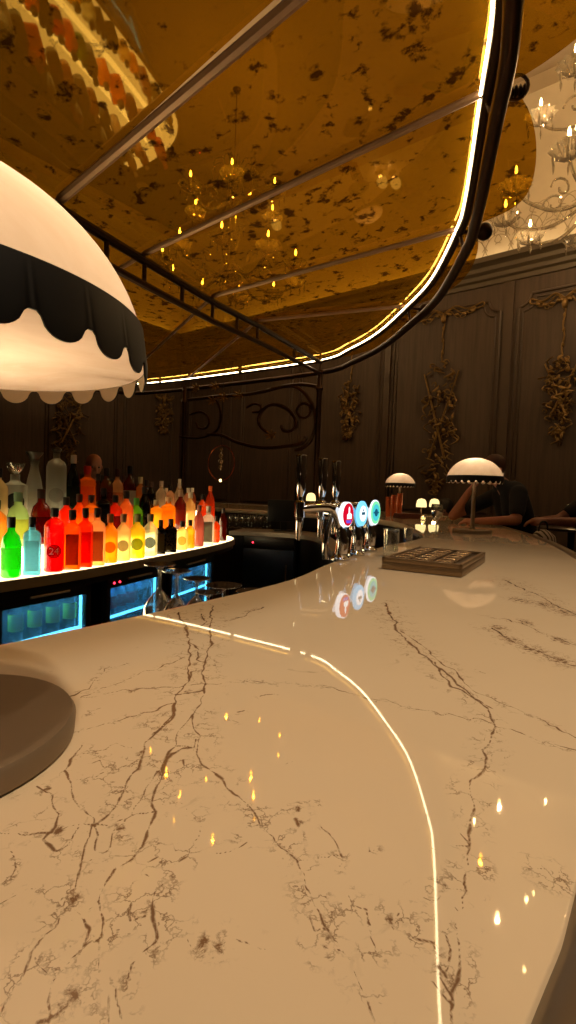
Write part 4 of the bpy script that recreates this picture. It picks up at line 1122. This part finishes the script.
MB().tube([(Wf*.85, -.04, .2), (Wf*.85, -.04, .5)], .008, 8).build('handle', 'steel', dr)
MB().box((.01, -.015, .65), (Wf-.01, .015, .75), .004).build('control_panel', 'black_plastic', t)
MB().ball((Wf*.2, -.016, .7), .008, 8).build('control_light', 'red_led', t)
# dark till screen on the work counter
s0 = onz(284, 533, WK); s0.y += .22; s0.x = ray(284, 515)[0]*s0.y
t = thing('till_screen', 'black till screen on the work counter left of the tap handles', 'screen', (s0.x, s0.y, WK), .15)
MB().box((-.1, -.07, 0), (.1, .07, .015), .004).build('stand_base', 'black_plastic', t)
MB().box((-.03, -.01, .015), (.03, .02, .16)).build('stand_neck', 'black_plastic', t)
MB().box((-.17, -.03, .1), (.17, -.005, .32), .006).build('screen_panel', 'black_plastic', t)
# glassware on the work counter
GOB = [(.032, 0), (.033, .003), (.006, .008), (.004, .02), (.004, .075), (.018, .085), (.035, .11), (.038, .14), (.032, .175)]
def goblet_mesh(sc_=1): return MB().lathe([(r*sc_, z*sc_) for r, z in GOB]+[((r-.0015)*sc_, z*sc_) for r, z in reversed(GOB[5:])], 18)
proto = None
k = 0
for row in range(2):
    for j in range(7):
        px = 230+j*6.2+row*3
        q = onz(px, 529, WK); q.y += .12+.12*row; q.x = ray(px, 520)[0]*q.y
        lab = 'clear stemmed glass in the double row on the work counter beyond the bottles'
        if proto is None:
            proto = thing('stemmed_glass', lab, 'glass', (q.x, q.y, WK), 0, 'clear glasses on the far work counter'); goblet_mesh(.8).build('bowl', 'tumbler', proto)
        else: dup(proto, (q.x, q.y, WK), 0, lab)

# ------------------------------------------------------------------ upturned glasses on the staff ledge
def upturned(px, py, wpx, depth_z, label, bowl='wine'):
    p = onz(px, py, depth_z); R = wpx*.5*p.y/FPX; h = depth_z-LEDGE
    t = thing('upturned_glass', label, 'glass', (p.x, p.y, LEDGE+.0005), 0, 'upturned glasses on the staff ledge')
    rb = R*1.12 if bowl == 'wine' else R*1.35
    hb = h*(.66 if bowl == 'wine' else .5)
    out = [(rb*.92, 0), (rb, hb*.3), (rb*1.0, hb*.5), (rb*.82, hb*.8), (rb*.35, hb), (.0045, hb*1.08)]
    inn = [(.001, hb*.98), (rb*.33, hb*.96), (rb*.79, hb*.77), (rb*.97, hb*.5), (rb*.97, hb*.3), (rb*.9, .0005)]
    MB().lathe(out+[(.0042, hb*1.1)], 28).build('bowl', 'tumbler', t)
    MB().lathe([(.0042, hb*1.06), (.004, h*.8), (.0045, h-.014), (.012, h-.007)], 12).build('stem', 'tumbler', t)
    MB().lathe([(.012, h-.007), (R*.6, h-.0035), (R, h-.0025), (R*1.01, h-.001), (R, h), (.001, h)], 32).build('foot', 'tumbler', t)
upturned(160, 564, 31, CT+.036, 'upturned wine glass nearest the middle fridge with its foot in the air')
upturned(177, 570.5, 29, CT+.028, 'upturned wine glass second from the fridge, behind the first stem')
upturned(197, 578, 27, CT-.008, 'upturned wine glass in front of the last blue fridge')
upturned(224, 585, 36, CT-.024, 'upturned wide coupe glass right of the wine glasses', 'coupe')
upturned(253, 591, 34, CT-.055, 'upturned wide coupe glass nearest the taps, just above the marble edge', 'coupe')
upturned(208, 592, 26, CT-.05, 'lower upturned glass tucked between wine glass and coupe')

# ------------------------------------------------------------------ beer taps
def tap(px, py, hx, htop, spout, Y, name, face):
    badge = aty(px, py, Y)
    foot = V((badge.x-.015, badge.y+.01, CT))
    t = thing('beer_tap', name, 'beer tap', foot, 0, 'chrome beer taps at the counter edge')
    nb = V((.84, -.54, 0)).normalized()                  # badge looks at the guests
    B = badge-foot
    hz = ray(hx, htop); hand_top = aty(hx, htop, Y-.03)-foot
    hx_b = aty(hx-1.5, (htop+spout)/2, Y-.03)-foot
    sp_ = aty(hx-4, spout, Y-.03)-foot
    body = V((hx_b.x, hx_b.y, .165))
    mb = MB()
    mb.lathe([(.034, 0), (.034, .006), (.026, .012), (.022, .02)], 20)
    mb.tube(cat_rom([(0, 0, .015), (.004, 0, .06), (-.006, .004, .105), (B.x*.2-.02, B.y*.3, .15), (-.04, -.01, .17), (body.x*.6, body.y*.6, .172), tuple(body)], 6), [.021]*12+[.019]*12+[.016]*13, 14)
    mb.build('column', 'chrome', t)
    mb = MB(); mb.tube(cat_rom([(-.05, -.005, .0), (-.052, -.005, .05), (-.045, -.002, .1), (-.03, 0, .15)], 5), .011, 10); mb.build('drain_pipe', 'chrome', t)
    # faucet, spout, handle
    mb = MB()
    mb.lathe([(.012, body.z-.03), (.017, body.z-.026), (.017, body.z+.022), (.012, body.z+.028)], 16, (body.x, body.y, 0))
    mb.lathe([(.007, body.z+.028), (.007, body.z+.045)], 10, (body.x, body.y, 0)); mb.build('faucet', 'chrome', t)
    MB().tube([(body.x, body.y, body.z-.025), (body.x-.002, body.y-.004, body.z-.06), (sp_.x, sp_.y, sp_.z)], [.013, .011, .006], 12).build('spout', 'chrome', t)
    hb = V((body.x, body.y, body.z+.04)); mb = MB()
    mb.tube([hb, hb.lerp(hand_top, .12), hb.lerp(hand_top, .3), hb.lerp(hand_top, .97), hand_top], [.009, .014, .0155, .02, .018], 14); mb.build('handle', 'chrome', t)
    # lit badge
    Rb = 12.6*Y/FPX
    q = V((0, 0, 1)).rotation_difference(nb)
    X = V((0, 0, 1)).cross(nb).normalized()
    bm_ = Matrix((( X.x, 0, nb.x, B.x), (X.y, 0, nb.y, B.y), (X.z, 1, nb.z, B.z), (0, 0, 0, 1)))   # local x sideways, y up, z out
    def disc(r, z0, z1, cx=0, cy=0, sy=1): 
        return MB().prism([(cx+r*math.cos(2*PI*k/36), cy+r*sy*math.sin(2*PI*k/36)) for k in range(36)], z0, z1, bm_)
    mb = MB(); mb.tube([V((B.x, B.y, B.z))-nb*.03, V((B.x-.02, B.y, B.z))-nb*.055, V((-.02, 0, .15))], .012, 10); mb.build('badge_arm', 'chrome', t)
    hous = MB().prism([(Rb*math.cos(2*PI*k/36), Rb*math.sin(2*PI*k/36)) for k in range(36)], -.010 if face[2] == 'red' else -.002, .004, bm_).build('badge_rim', face[0], t)
    disc(Rb*.9, .004, .006).build('badge_face', face[1], t)
    if face[2] == 'red':
        MB().prism([(-.25*Rb, -.35*Rb), (.5*Rb, -.35*Rb), (.5*Rb, .05*Rb), (.28*Rb, .05*Rb), (.28*Rb, .12*Rb), (.16*Rb, .12*Rb), (.16*Rb, .5*Rb), (.06*Rb, .62*Rb), (-.02*Rb, .5*Rb), (-.02*Rb, .1*Rb), (-.25*Rb, .0)], .006, .0075, bm_).build('badge_emblem', 'white_mark', t)
        MB().prism([(-.45*Rb, -.45*Rb), (.5*Rb, -.45*Rb), (.35*Rb, -.68*Rb), (-.3*Rb, -.68*Rb)], .006, .0075, bm_).build('badge_emblem', 'purple_mark', t)
    elif face[2] == 'white':
        disc(Rb*.62, .006, .0072).build('badge_emblem', 'white_mark', t)
        MB().prism([(-.3*Rb, -.1*Rb), (.3*Rb, -.1*Rb), (.3*Rb, .12*Rb), (-.3*Rb, .12*Rb)], .0072, .0082, bm_).build('badge_emblem', 'dark_mark', t)
        MB().prism([(-.1*Rb, .18*Rb), (.1*Rb, .18*Rb), (0, .42*Rb)], .0072, .0082, bm_).build('badge_emblem', 'dark_mark', t)
    else:
        disc(Rb*.66, .006, .0072).build('badge_emblem', 'teal_mark', t)
        disc(Rb*.3, .0072, .0082).build('badge_emblem', 'dark_mark', t)
        MB().prism([(-.5*Rb, -.06*Rb), (.5*Rb, -.06*Rb), (.5*Rb, .06*Rb), (-.5*Rb, .06*Rb)], .0072, .0084, bm_).build('badge_emblem', 'dark_mark', t)
    gl = foot+B+nb*.05
    return t
tap(347, 514.5, 302, 455, 540, 1.66, 'nearest chrome beer tap with a round glowing red badge', ('white_mark', 'red_mark', 'red'))
tap(361.5, 513.5, 323.5, 458.5, 537, 1.80, 'middle chrome beer tap with a round glowing white badge', ('blue_mark', 'blue_mark', 'white'))
tap(374.5, 512.5, 337, 461, 534, 1.96, 'furthest chrome beer tap with a round glowing green and teal badge', ('white_mark', 'green_mark', 'green'))

# ------------------------------------------------------------------ slotted tray by the taps
c0 = onz(381, 569, CT); c1 = onz(462, 578, CT); c2 = onz(474, 563, CT)
ux = (c1-c0); Lx = ux.length; ux.normalize(); uy = V((-ux.y, ux.x, 0)); Ly = .40; TZ = .037
t = thing('bar_tray', 'bronze slotted bar tray on the marble beside the beer taps', 'tray', c0, math.atan2(ux.y, ux.x))
mb = MB(); mb.box((0, 0, 0.0005), (Lx, Ly, TZ-.012), .004); mb.box((0, 0, TZ-.014), (Lx, .012, TZ), .003); mb.box((0, Ly-.012, TZ-.014), (Lx, Ly, TZ), .003); mb.box((0, 0, TZ-.014), (.012, Ly, TZ), .003); mb.box((Lx-.012, 0, TZ-.014), (Lx, Ly, TZ), .003)
mb.build('tray_body', 'bronze', t)
MB().box((.012, .012, TZ-.0125), (Lx-.012, Ly-.012, TZ-.0105)).build('tray_bed', 'tray_bed', t)
for i in range(3):
    for j in range(6):
        x0 = .022+i*(Lx-.04)/3; y0 = .025+j*(Ly-.045)/6
        mb = MB(); w = (Lx-.04)/3-.022; h = (Ly-.045)/6-.018
        mb.tube([(x0, y0, TZ-.006), (x0+w, y0, TZ-.006), (x0+w, y0+h, TZ-.006), (x0, y0+h, TZ-.006)], .0045, 8, closed=True)
        mb.box((x0, y0+h*.3, TZ-.0105), (x0+w, y0+h*.7, TZ+.001), .003)
        mb.build('slot_bar', 'tray_bar', t)
# tumblers by the tray
for (px, py, w, h, label, liq) in ((390.5, 557, 16, .10, 'short heavy glass of dark drink standing between taps and tray', 1), (408, 543, 9, .07, 'smaller dark tumbler behind the heavy glass', 1)):
    p = onz(px, py, CT); R = w*.5*p.y/FPX
    t = thing('tumbler', label, 'glass', (p.x, p.y, CT+.0003), 0)
    MB().lathe([(R*.88, 0), (R*.92, .003), (R, h), (R*.94, h), (R*.88, .022), (.001, .02)], 26).build('glass_wall', 'clear', t)
    MB().lathe([(R*.86, h*.5), (R*.925, h*.93), (.001, h*.93)], 24).build('drink', pbr_cached((16, 10, 8), .15), t)

# ------------------------------------------------------------------ things by the far lamp
for i, (px, h) in enumerate(((388, .2), (393.5, .22), (399, .24))):
    Y = 5.1+.12*i; a = ray(px, 515)[0]; R = .032
    t = thing('copper_cup', ['tall copper cup, leftmost of three by the far dome lamp', 'tall copper cup, middle of three by the far dome lamp', 'tallest copper cup, rightmost of three by the far dome lamp'][i], 'cup', (a*Y, Y, CT+.0003), 0, 'copper cups by the far lamp')
    MB().lathe([(R*.75, 0), (R*.8, .004), (R, h-.004), (R*1.06, h), (R*.96, h), (R*.74, .006), (.001, .006)], 20).build('cup_wall', 'copper', t)
p = onz(407, 518.5, CT)
t = thing('menu_stack', 'low stack of dark red menus on the far counter beside the copper cups', 'menus', (p.x, p.y-.0, CT+.0003), .3)
for k in range(4): MB().box((-.11+.004*k, -.08, .012*k), (.11-.002*k, .08, .012*k+.011), .002).build('menu', pbr_cached((96, 44, 32), .6), t)
def wine_glass(px, py, s, label):
    p = onz(px, py, CT); t = thing('wine_glass', label, 'glass', (p.x, p.y, CT+.0003), 0)
    goblet_mesh(s).build('bowl', 'tumbler', t); return t
wine_glass(436, 533, 1.0, 'clear stemmed glass standing alone left of the lit dome lamp')
def mini_lamp(px, py, Y, zb, label):
    a, b = ray(px, py); zc = EYE+b*Y
    s = (zc-zb)
    t = thing('small_table_lamp', label, 'table lamp', (a*Y, Y, zb), 0, 'small glowing table lamps')
    MB().lathe([(.045, 0), (.045, .008), (.006, .012), (.006, s)], 18).build('base', 'bronze', t)
    MB().lathe([(.056, s-.045), (.056, s-.02), (.05, s+.02), (.034, s+.042), (.001, s+.05)], 22).build('shade', 'mini_shade', t)
    add_light('small_lamp_glow', 'POINT', (a*Y, Y, zb+s-.07), .5, WARM, .02)
mini_lamp(421.5, 503, 5.55, CT+.0003, 'small glowing table lamp on the far counter, left one of the pair')
mini_lamp(434.5, 503, 5.62, CT+.0003, 'small glowing table lamp on the far counter, right one of the pair')
mini_lamp(311, 497, 5.9, CT+.0003, 'tiny glowing lamp seen between the two nearest tap handles')
p = onz(423, 520, CT)
t = thing('tealight', 'tealight glowing in front of the pair of small table lamps', 'tealight', (p.x, p.y, CT+.0003))
MB().lathe([(.022, 0), (.025, .002), (.026, .03), (.023, .03), (.022, .006), (.001, .006)], 16).build('holder', 'tumbler', t)
MB().lathe([(.02, .007), (.02, .02), (.008, .022), (.004, .034), (.001, .04)], 12).build('candle', 'tealight', t)
# high table and lamp beyond the second guest
Yt = 4.75; a = ray(572, 520)[0]
ht = thing('high_table', 'dark high table carrying a small lamp at the wall behind the guests', 'table', (a*Yt, Yt, 0))
MB().lathe([(.3, .99), (.32, .995), (.32, 1.015), (.3, 1.02), (.001, 1.02)], 32).build('tabletop', 'dark_wood', ht)
MB().lathe([(.03, .02), (.03, .99)], 14).build('pedestal', 'black_metal', ht)
MB().lathe([(.2, 0), (.2, .012), (.03, .03)], 24).build('foot', 'black_metal', ht)
mini_lamp(572, 509, Yt-.1, 1.0205, 'small glowing lamp on the high table at the edge of the photo')

# ------------------------------------------------------------------ people
def fleshed(name, mb, mat, parent, voxel=.011, smooth=6):
    me = bpy.data.meshes.new('tmp'); me.from_pydata(mb.v, [], mb.f)
    o = bpy.data.objects.new('tmp', me); COL.objects.link(o)
    r = o.modifiers.new('r', 'REMESH'); r.mode = 'VOXEL'; r.voxel_size = voxel
    s = o.modifiers.new('s', 'SMOOTH'); s.iterations = smooth; s.factor = .5
    dg = bpy.context.evaluated_depsgraph_get(); dg.update()
    m2 = bpy.data.meshes.new_from_object(o.evaluated_get(dg)); bpy.data.objects.remove(o)
    m2.name = name; m2.polygons.foreach_set('use_smooth', [True]*len(m2.polygons))
    return link(name, m2, mat, parent)
def head(mb, c, look, tilt=0, s=1.0):
    """c centre of head, look = facing direction"""
    f = V(look).normalized(); sd = f.cross(V((0, 0, 1))).normalized(); u = sd.cross(f).normalized(); c = V(c)
    R = Matrix((sd, f, u)).transposed()
    P = lambda x, y, z: c+R @ V((x, y, z))*s
    mb.ball(P(0, -.012, .035), .092*s, 18, (.84, 1.06, .95), R)          # cranium
    mb.ball(P(0, .022, -.035), .07*s, 16, (.88, .95, 1.12), R)           # face
    mb.ball(P(0, .045, -.088), .033*s, 12, (1.0, .9, .75), R)            # chin
    mb.capsule(P(0, .088, .012), P(0, .105, -.03), .010*s, .015*s, 8)    # nose
    for q in (-1, 1):
        mb.ball(P(q*.034, .073, .024), .019*s, 8, (1.3, .7, .5), R)      # brow
        mb.ball(P(q*.042, .058, -.028), .024*s, 8, (1, .8, 1), R)        # cheek
        mb.ball(P(q*.082, -.012, -.012), .027*s, 10, (.35, .7, 1.1), R)  # ear
    mb.ball(P(0, .083, -.058), .017*s, 8, (1.5, .6, .5), R)              # lips
    return P, R
def face_bits(P, R, t, s=1.0):
    mb = MB()
    for q in (-1, 1): mb.ball(P(q*.033, .079, .006), .0105*s, 8)
    mb.build('eyes', pbr_cached((60, 48, 40), .3), t)
def hand(mb, wrist, d, palm_n, curl=.5, s=1.0):
    """wrist point, pointing direction, palm normal"""
    w = V(wrist); d = V(d).normalized(); n = V(palm_n); n = (n-d*n.dot(d)).normalized(); sd = d.cross(n)
    mb.capsule(w+sd*.0, w+d*.085*s, .024*s, .026*s, 10); mb.capsule(w+sd*.018*s+d*.03*s, w+sd*.024*s+d*.085*s, .02*s, .015*s, 8); mb.capsule(w-sd*.018*s+d*.03*s, w-sd*.026*s+d*.08*s, .02*s, .014*s, 8)
    for k, (off, L) in enumerate(((.030, .065), (.011, .075), (-.009, .07), (-.028, .055))):
        b = w+sd*off*s+d*.088*s; k1 = b+(d*math.cos(curl*.6)+n*math.sin(curl*.6))*L*.45*s; k2 = k1+(d*math.cos(curl*1.5)+n*math.sin(curl*1.5))*L*.33*s; k3 = k2+(d*math.cos(curl*2.3)+n*math.sin(curl*2.3))*L*.25*s
        mb.capsule(b, k1, .0098*s, .0092*s, 7); mb.capsule(k1, k2, .0092*s, .0085*s, 7); mb.capsule(k2, k3, .0085*s, .0075*s, 7)
    tb = w+sd*.026*s+d*.025*s; t1 = tb+(sd*.7+d*.6+n*.25)*.04*s; mb.capsule(tb, t1, .015*s, .011*s, 8); mb.capsule(t1, t1+(d*.9+n*.3)*.032*s, .011*s, .009*s, 8)
def person(label, J, look, skin, top, legs, hair=None, long_sleeve=False, hands=('rest', 'rest'), hair_kind='short', s=1.0):
    """J: joints dict in world space"""
    t = thing('person', label, 'person', (J['pelvis'][0], J['pelvis'][1], 0))
    O = t.location.copy(); g = {k: V(v)-O for k, v in J.items()}
    mb = MB()
    P, R = head(mb, g['head'], look, s=s)
    neck_top = g['head']+V((0, 0, -.07))-V(look).normalized()*.03
    mb.capsule(g['neck'], neck_top, .058, .052)
    sh = [g['shl'], g['shr']]
    chest = (sh[0]+sh[1])*.5
    sdv = (sh[1]-sh[0]).normalized()
    mb.capsule(g['neck'], chest.lerp(g['neck'], .3), .06, .07)
    def torso(m, k):
        c2 = chest.lerp(g['pelvis'], .3); c3 = chest.lerp(g['pelvis'], .65)
        for q in (-1, 1):
            m.capsule(chest+sdv*q*.09, c2+sdv*q*.075, .095+k, .11+k); m.capsule(c2+sdv*q*.075, c3+sdv*q*.06, .11+k, .112+k); m.capsule(c3+sdv*q*.06, g['pelvis']+sdv*q*.07, .112+k, .12+k)
            m.capsule(g['neck']+sdv*q*.04-V((0, 0, .02)), chest+sdv*q*.15, .048+k, .06+k)
    torso(mb, 0)
    for sh_, el, wr in (('shl', 'ell', 'wrl'), ('shr', 'elr', 'wrr')):
        mb.capsule(g[sh_], g[el], .056, .042); mb.capsule(g[el], g[wr], .043, .029)
    for i, (wr, el) in enumerate((('wrl', 'ell'), ('wrr', 'elr'))):
        dd = (g[wr]-g[el]).normalized()
        hd = g.get('h'+wr, None); dirv = (hd-g[wr]) if hd is not None else dd
        pn_ = g.get('p'+wr)
        hand(mb, g[wr], dirv, J.get('n'+wr, (0, 0, -1)), .45)
    for hp, kn, an in (('hpl', 'knl', 'anl'), ('hpr', 'knr', 'anr')):
        mb.capsule(g[hp], g[kn], .082, .056); mb.capsule(g[kn], g[an], .055, .038)
        fd = V((look[0], look[1], 0)).normalized(); mb.capsule(g[an]-V((0, 0, .03)), g[an]-V((0, 0, .05))+fd*.15, .042, .034)
    fleshed('body', mb, skin, t)
    face_bits(P, R, t, s)
    sm = MB(); torso(sm, .012)
    for sh_, el, wr in (('shl', 'ell', 'wrl'), ('shr', 'elr', 'wrr')):
        e = g[el] if long_sleeve else g[sh_].lerp(g[el], .68)
        sm.capsule(g[sh_], e, .07, .062 if not long_sleeve else .056)
        if long_sleeve: sm.capsule(g[el], g[el].lerp(g[wr], .9), .056, .042)
    fleshed('shirt', sm, top, t, .013, 4)
    lm = MB()
    lm.capsule(g['hpl'], g['hpr'], .115, .115)
    for hp, kn, an in (('hpl', 'knl', 'anl'), ('hpr', 'knr', 'anr')):
        lm.capsule(g[hp], g[kn], .096, .07); lm.capsule(g[kn], g[an], .068, .055)
    fleshed('trousers', lm, legs, t, .015, 4)
    if hair:
        hm = MB()
        if hair_kind == 'short':
            hm.ball(P(0, -.022, .045), .097*s, 16, (.86, 1.0, .95), R); 
        else:
            hm.ball(P(0, -.025, .045), .108*s, 18, (.92, 1.02, 1.0), R); hm.ball(P(0, -.06, -.03), .09*s, 16, (.95, .75, 1.2), R)
        fleshed('hair', hm, hair, t, .011, 3)
    return t
def bar_stool(x, y, label, seat=.74):
    t = thing('bar_stool', label, 'bar stool', (x, y, 0), 0, 'bar stools at the counter')
    MB().lathe([(.17, seat-.06), (.19, seat-.05), (.19, seat-.015), (.17, seat), (.001, seat)], 28).build('seat', 'black_cloth', t)
    MB().lathe([(.025, .02), (.025, seat-.06)], 14).build('column', 'bronze', t)
    MB().lathe([(.2, 0), (.2, .012), (.03, .03)], 28).build('base', 'bronze', t)
    MB().tube([(.14*math.cos(a), .14*math.sin(a), .28) for a in [2*PI*k/24 for k in range(24)]], .011, 8, closed=True).build('footrest', 'bronze', t)
px_, py_ = 2.06, 4.36
bar_stool(px_, py_, 'bar stool under the navy shirted man', .70)
man = dict(head=(1.69, 4.2, 1.50), neck=(1.775, 4.22, 1.395), shl=(1.83, 4.02, 1.315), shr=(1.85, 4.42, 1.315), pelvis=(px_, py_, .82),
           ell=(1.775, 3.92, 1.105), wrl=(1.50, 4.0, 1.086), elr=(1.46, 4.46, 1.105), wrr=(1.55, 4.33, 1.33),
           hpl=(px_-.03, py_-.1, .80), hpr=(px_-.03, py_+.1, .80), knl=(1.74, 4.2, .78), knr=(1.75, 4.5, .78), anl=(1.82, 4.22, .36), anr=(1.83, 4.48, .36))
man['hwrr'] = V((1.615, 4.25, 1.45)); man['nwrr'] = (.6, -.3, -.2); man['nwrl'] = (0, .2, -1)
person('man in navy t-shirt leaning his elbows on the bar, hand at his chin', man, (-.93, -.25, -.22), 'skin', 'navy', 'denim', 'hair_grey')
# second guest: only a forearm reaches into the photo
bx, by = 2.52, 3.78
bar_stool(bx, by, 'bar stool under the guest whose arm reaches in from the photo edge', .70)
g2 = dict(head=(2.32, 3.68, 1.52), neck=(2.35, 3.7, 1.40), shl=(2.36, 3.5, 1.32), shr=(2.4, 3.92, 1.32), pelvis=(bx, by, .82),
          ell=(2.08, 3.42, 1.125), wrl=(1.80, 3.50, 1.125), elr=(2.12, 3.95, 1.12), wrr=(1.93, 3.82, 1.12),
          hpl=(bx-.03, by-.1, .80), hpr=(bx-.03, by+.1, .80), knl=(2.1, 3.68, .78), knr=(2.1, 3.95, .78), anl=(2.18, 3.7, .36), anr=(2.18, 3.93, .36))
g2['hwrl'] = V((1.66, 3.55, 1.12)); g2['nwrl'] = (0, .2, -1); g2['nwrr'] = (0, .2, -1)
person('guest in black at the photo edge reaching one bare forearm along the bar', g2, (-.9, .35, -.1), 'skin_dark', 'black_cloth', 'black_cloth', 'hair_dark', hair_kind='long')
# dark haired guest beyond the far counter
hx, hy = 1.98, 6.22
g3 = dict(head=(1.90, 6.12, 1.10), neck=(1.93, 6.15, .985), shl=(1.86, 6.33, .91), shr=(2.08, 6.0, .91), pelvis=(hx+.08, hy+.06, .48),
          ell=(1.72, 6.34, .68), wrl=(1.62, 6.15, .62), elr=(2.05, 5.85, .66), wrr=(1.86, 5.86, .6),
          hpl=(hx, hy+.15, .46), hpr=(hx+.1, hy-.05, .46), knl=(1.72, 6.1, .46), knr=(1.86, 5.9, .46), anl=(1.7, 6.08, .09), anr=(1.84, 5.88, .09))
person('dark haired guest seated low beyond the far counter', g3, (-.7, -.7, -.3), 'skin_dark', 'black_cloth', 'black_cloth', 'hair_dark', True, hair_kind='long')
t = thing('low_stool', 'low upholstered stool under the dark haired guest beyond the counter', 'stool', (hx+.08, hy+.06, 0), 0)
MB().lathe([(.2, .3), (.22, .31), (.22, .35), (.2, .37), (.001, .37)], 24).build('seat', 'black_cloth', t)
for k in range(4):
    a = PI/4+k*PI/2; MB().tube([(.16*math.cos(a), .16*math.sin(a), .31), (.18*math.cos(a), .18*math.sin(a), 0)], .014, 8).build('leg', 'dark_wood', t)
# bald bartender behind the bottles
a_, b_ = ray(94, 464); Yb = 5.2
bxx, bhz = a_*Yb, EYE+b_*Yb
dz = bhz-.02
g4 = dict(head=(bxx, Yb, dz), neck=(bxx-.02, Yb+.03, dz-.115), shl=(bxx+.12, Yb+.17, dz-.19), shr=(bxx-.17, Yb-.10, dz-.19), pelvis=(bxx-.02, Yb+.08, dz-.67),
          ell=(bxx+.2, Yb+.12, dz-.46), wrl=(bxx+.25, Yb-.1, dz-.6), elr=(bxx-.2, Yb-.16, dz-.46), wrr=(bxx-.02, Yb-.3, dz-.58),
          hpl=(bxx+.06, Yb+.14, dz-.69), hpr=(bxx-.1, Yb+.0, dz-.69), knl=(bxx+.08, Yb+.08, .46), knr=(bxx-.08, Yb-.02, .46), anl=(bxx+.08, Yb+.1, .09), anr=(bxx-.1, Yb, .09))
person('bald person standing behind the bottle shelves, head just showing', g4, (.55, -.8, -.25), 'skin', 'black_cloth', 'black_cloth', None, True)
# pale striped bag on the stool side of the counter
p = V((1.70, 3.35, .86))
mb = MB(); rnd = random.Random(3)
prof = [(.0, 0), (.07, .01), (.095, .06), (.1, .12), (.085, .17), (.05, .2), (.02, .215)]
mb.lathe([(r if r else .001, z) for r, z in prof], 22, sx=1.2, sy=.7)
bt = thing('cloth_bag', 'pale striped cloth bag beside the bar edge below the reaching arm', 'bag', p, .5)
mb.build('pouch', 'stripe', bt)
MB().tube(cat_rom([(-.05, 0, .19), (-.03, 0, .26), (.03, 0, .26), (.05, 0, .19)], 6), .006, 6).build('strap', 'black_cloth', bt)
# the stool the bag lies on
t = thing('bar_stool', 'empty tall stool against the counter carrying the striped bag', 'bar stool', (p.x, p.y, 0), 0, 'bar stools at the counter')
MB().lathe([(.15, .8), (.17, .81), (.17, .845), (.15, .859), (.001, .859)], 24).build('seat', 'black_cloth', t)
MB().lathe([(.025, .02), (.025, .8)], 14).build('column', 'bronze', t); MB().lathe([(.18, 0), (.18, .012), (.03, .03)], 24).build('base', 'bronze', t)

# ------------------------------------------------------------------ light and view
w = bpy.data.worlds.new('world'); sc.world = w; w.use_nodes = True
w.node_tree.nodes['Background'].inputs[0].default_value = (.02, .014, .008, 1); w.node_tree.nodes['Background'].inputs[1].default_value = .3
vs = sc.view_settings; vs.view_transform = 'Standard'; vs.look = 'None'; vs.exposure = 0; vs.gamma = 1; vs.use_curve_mapping = False
cy = sc.cycles; cy.use_denoising = True; cy.max_bounces = 8; cy.diffuse_bounces = 3; cy.glossy_bounces = 4; cy.transmission_bounces = 6; cy.transparent_max_bounces = 24
cy.sample_clamp_indirect = 4; cy.caustics_reflective = False; cy.caustics_refractive = False
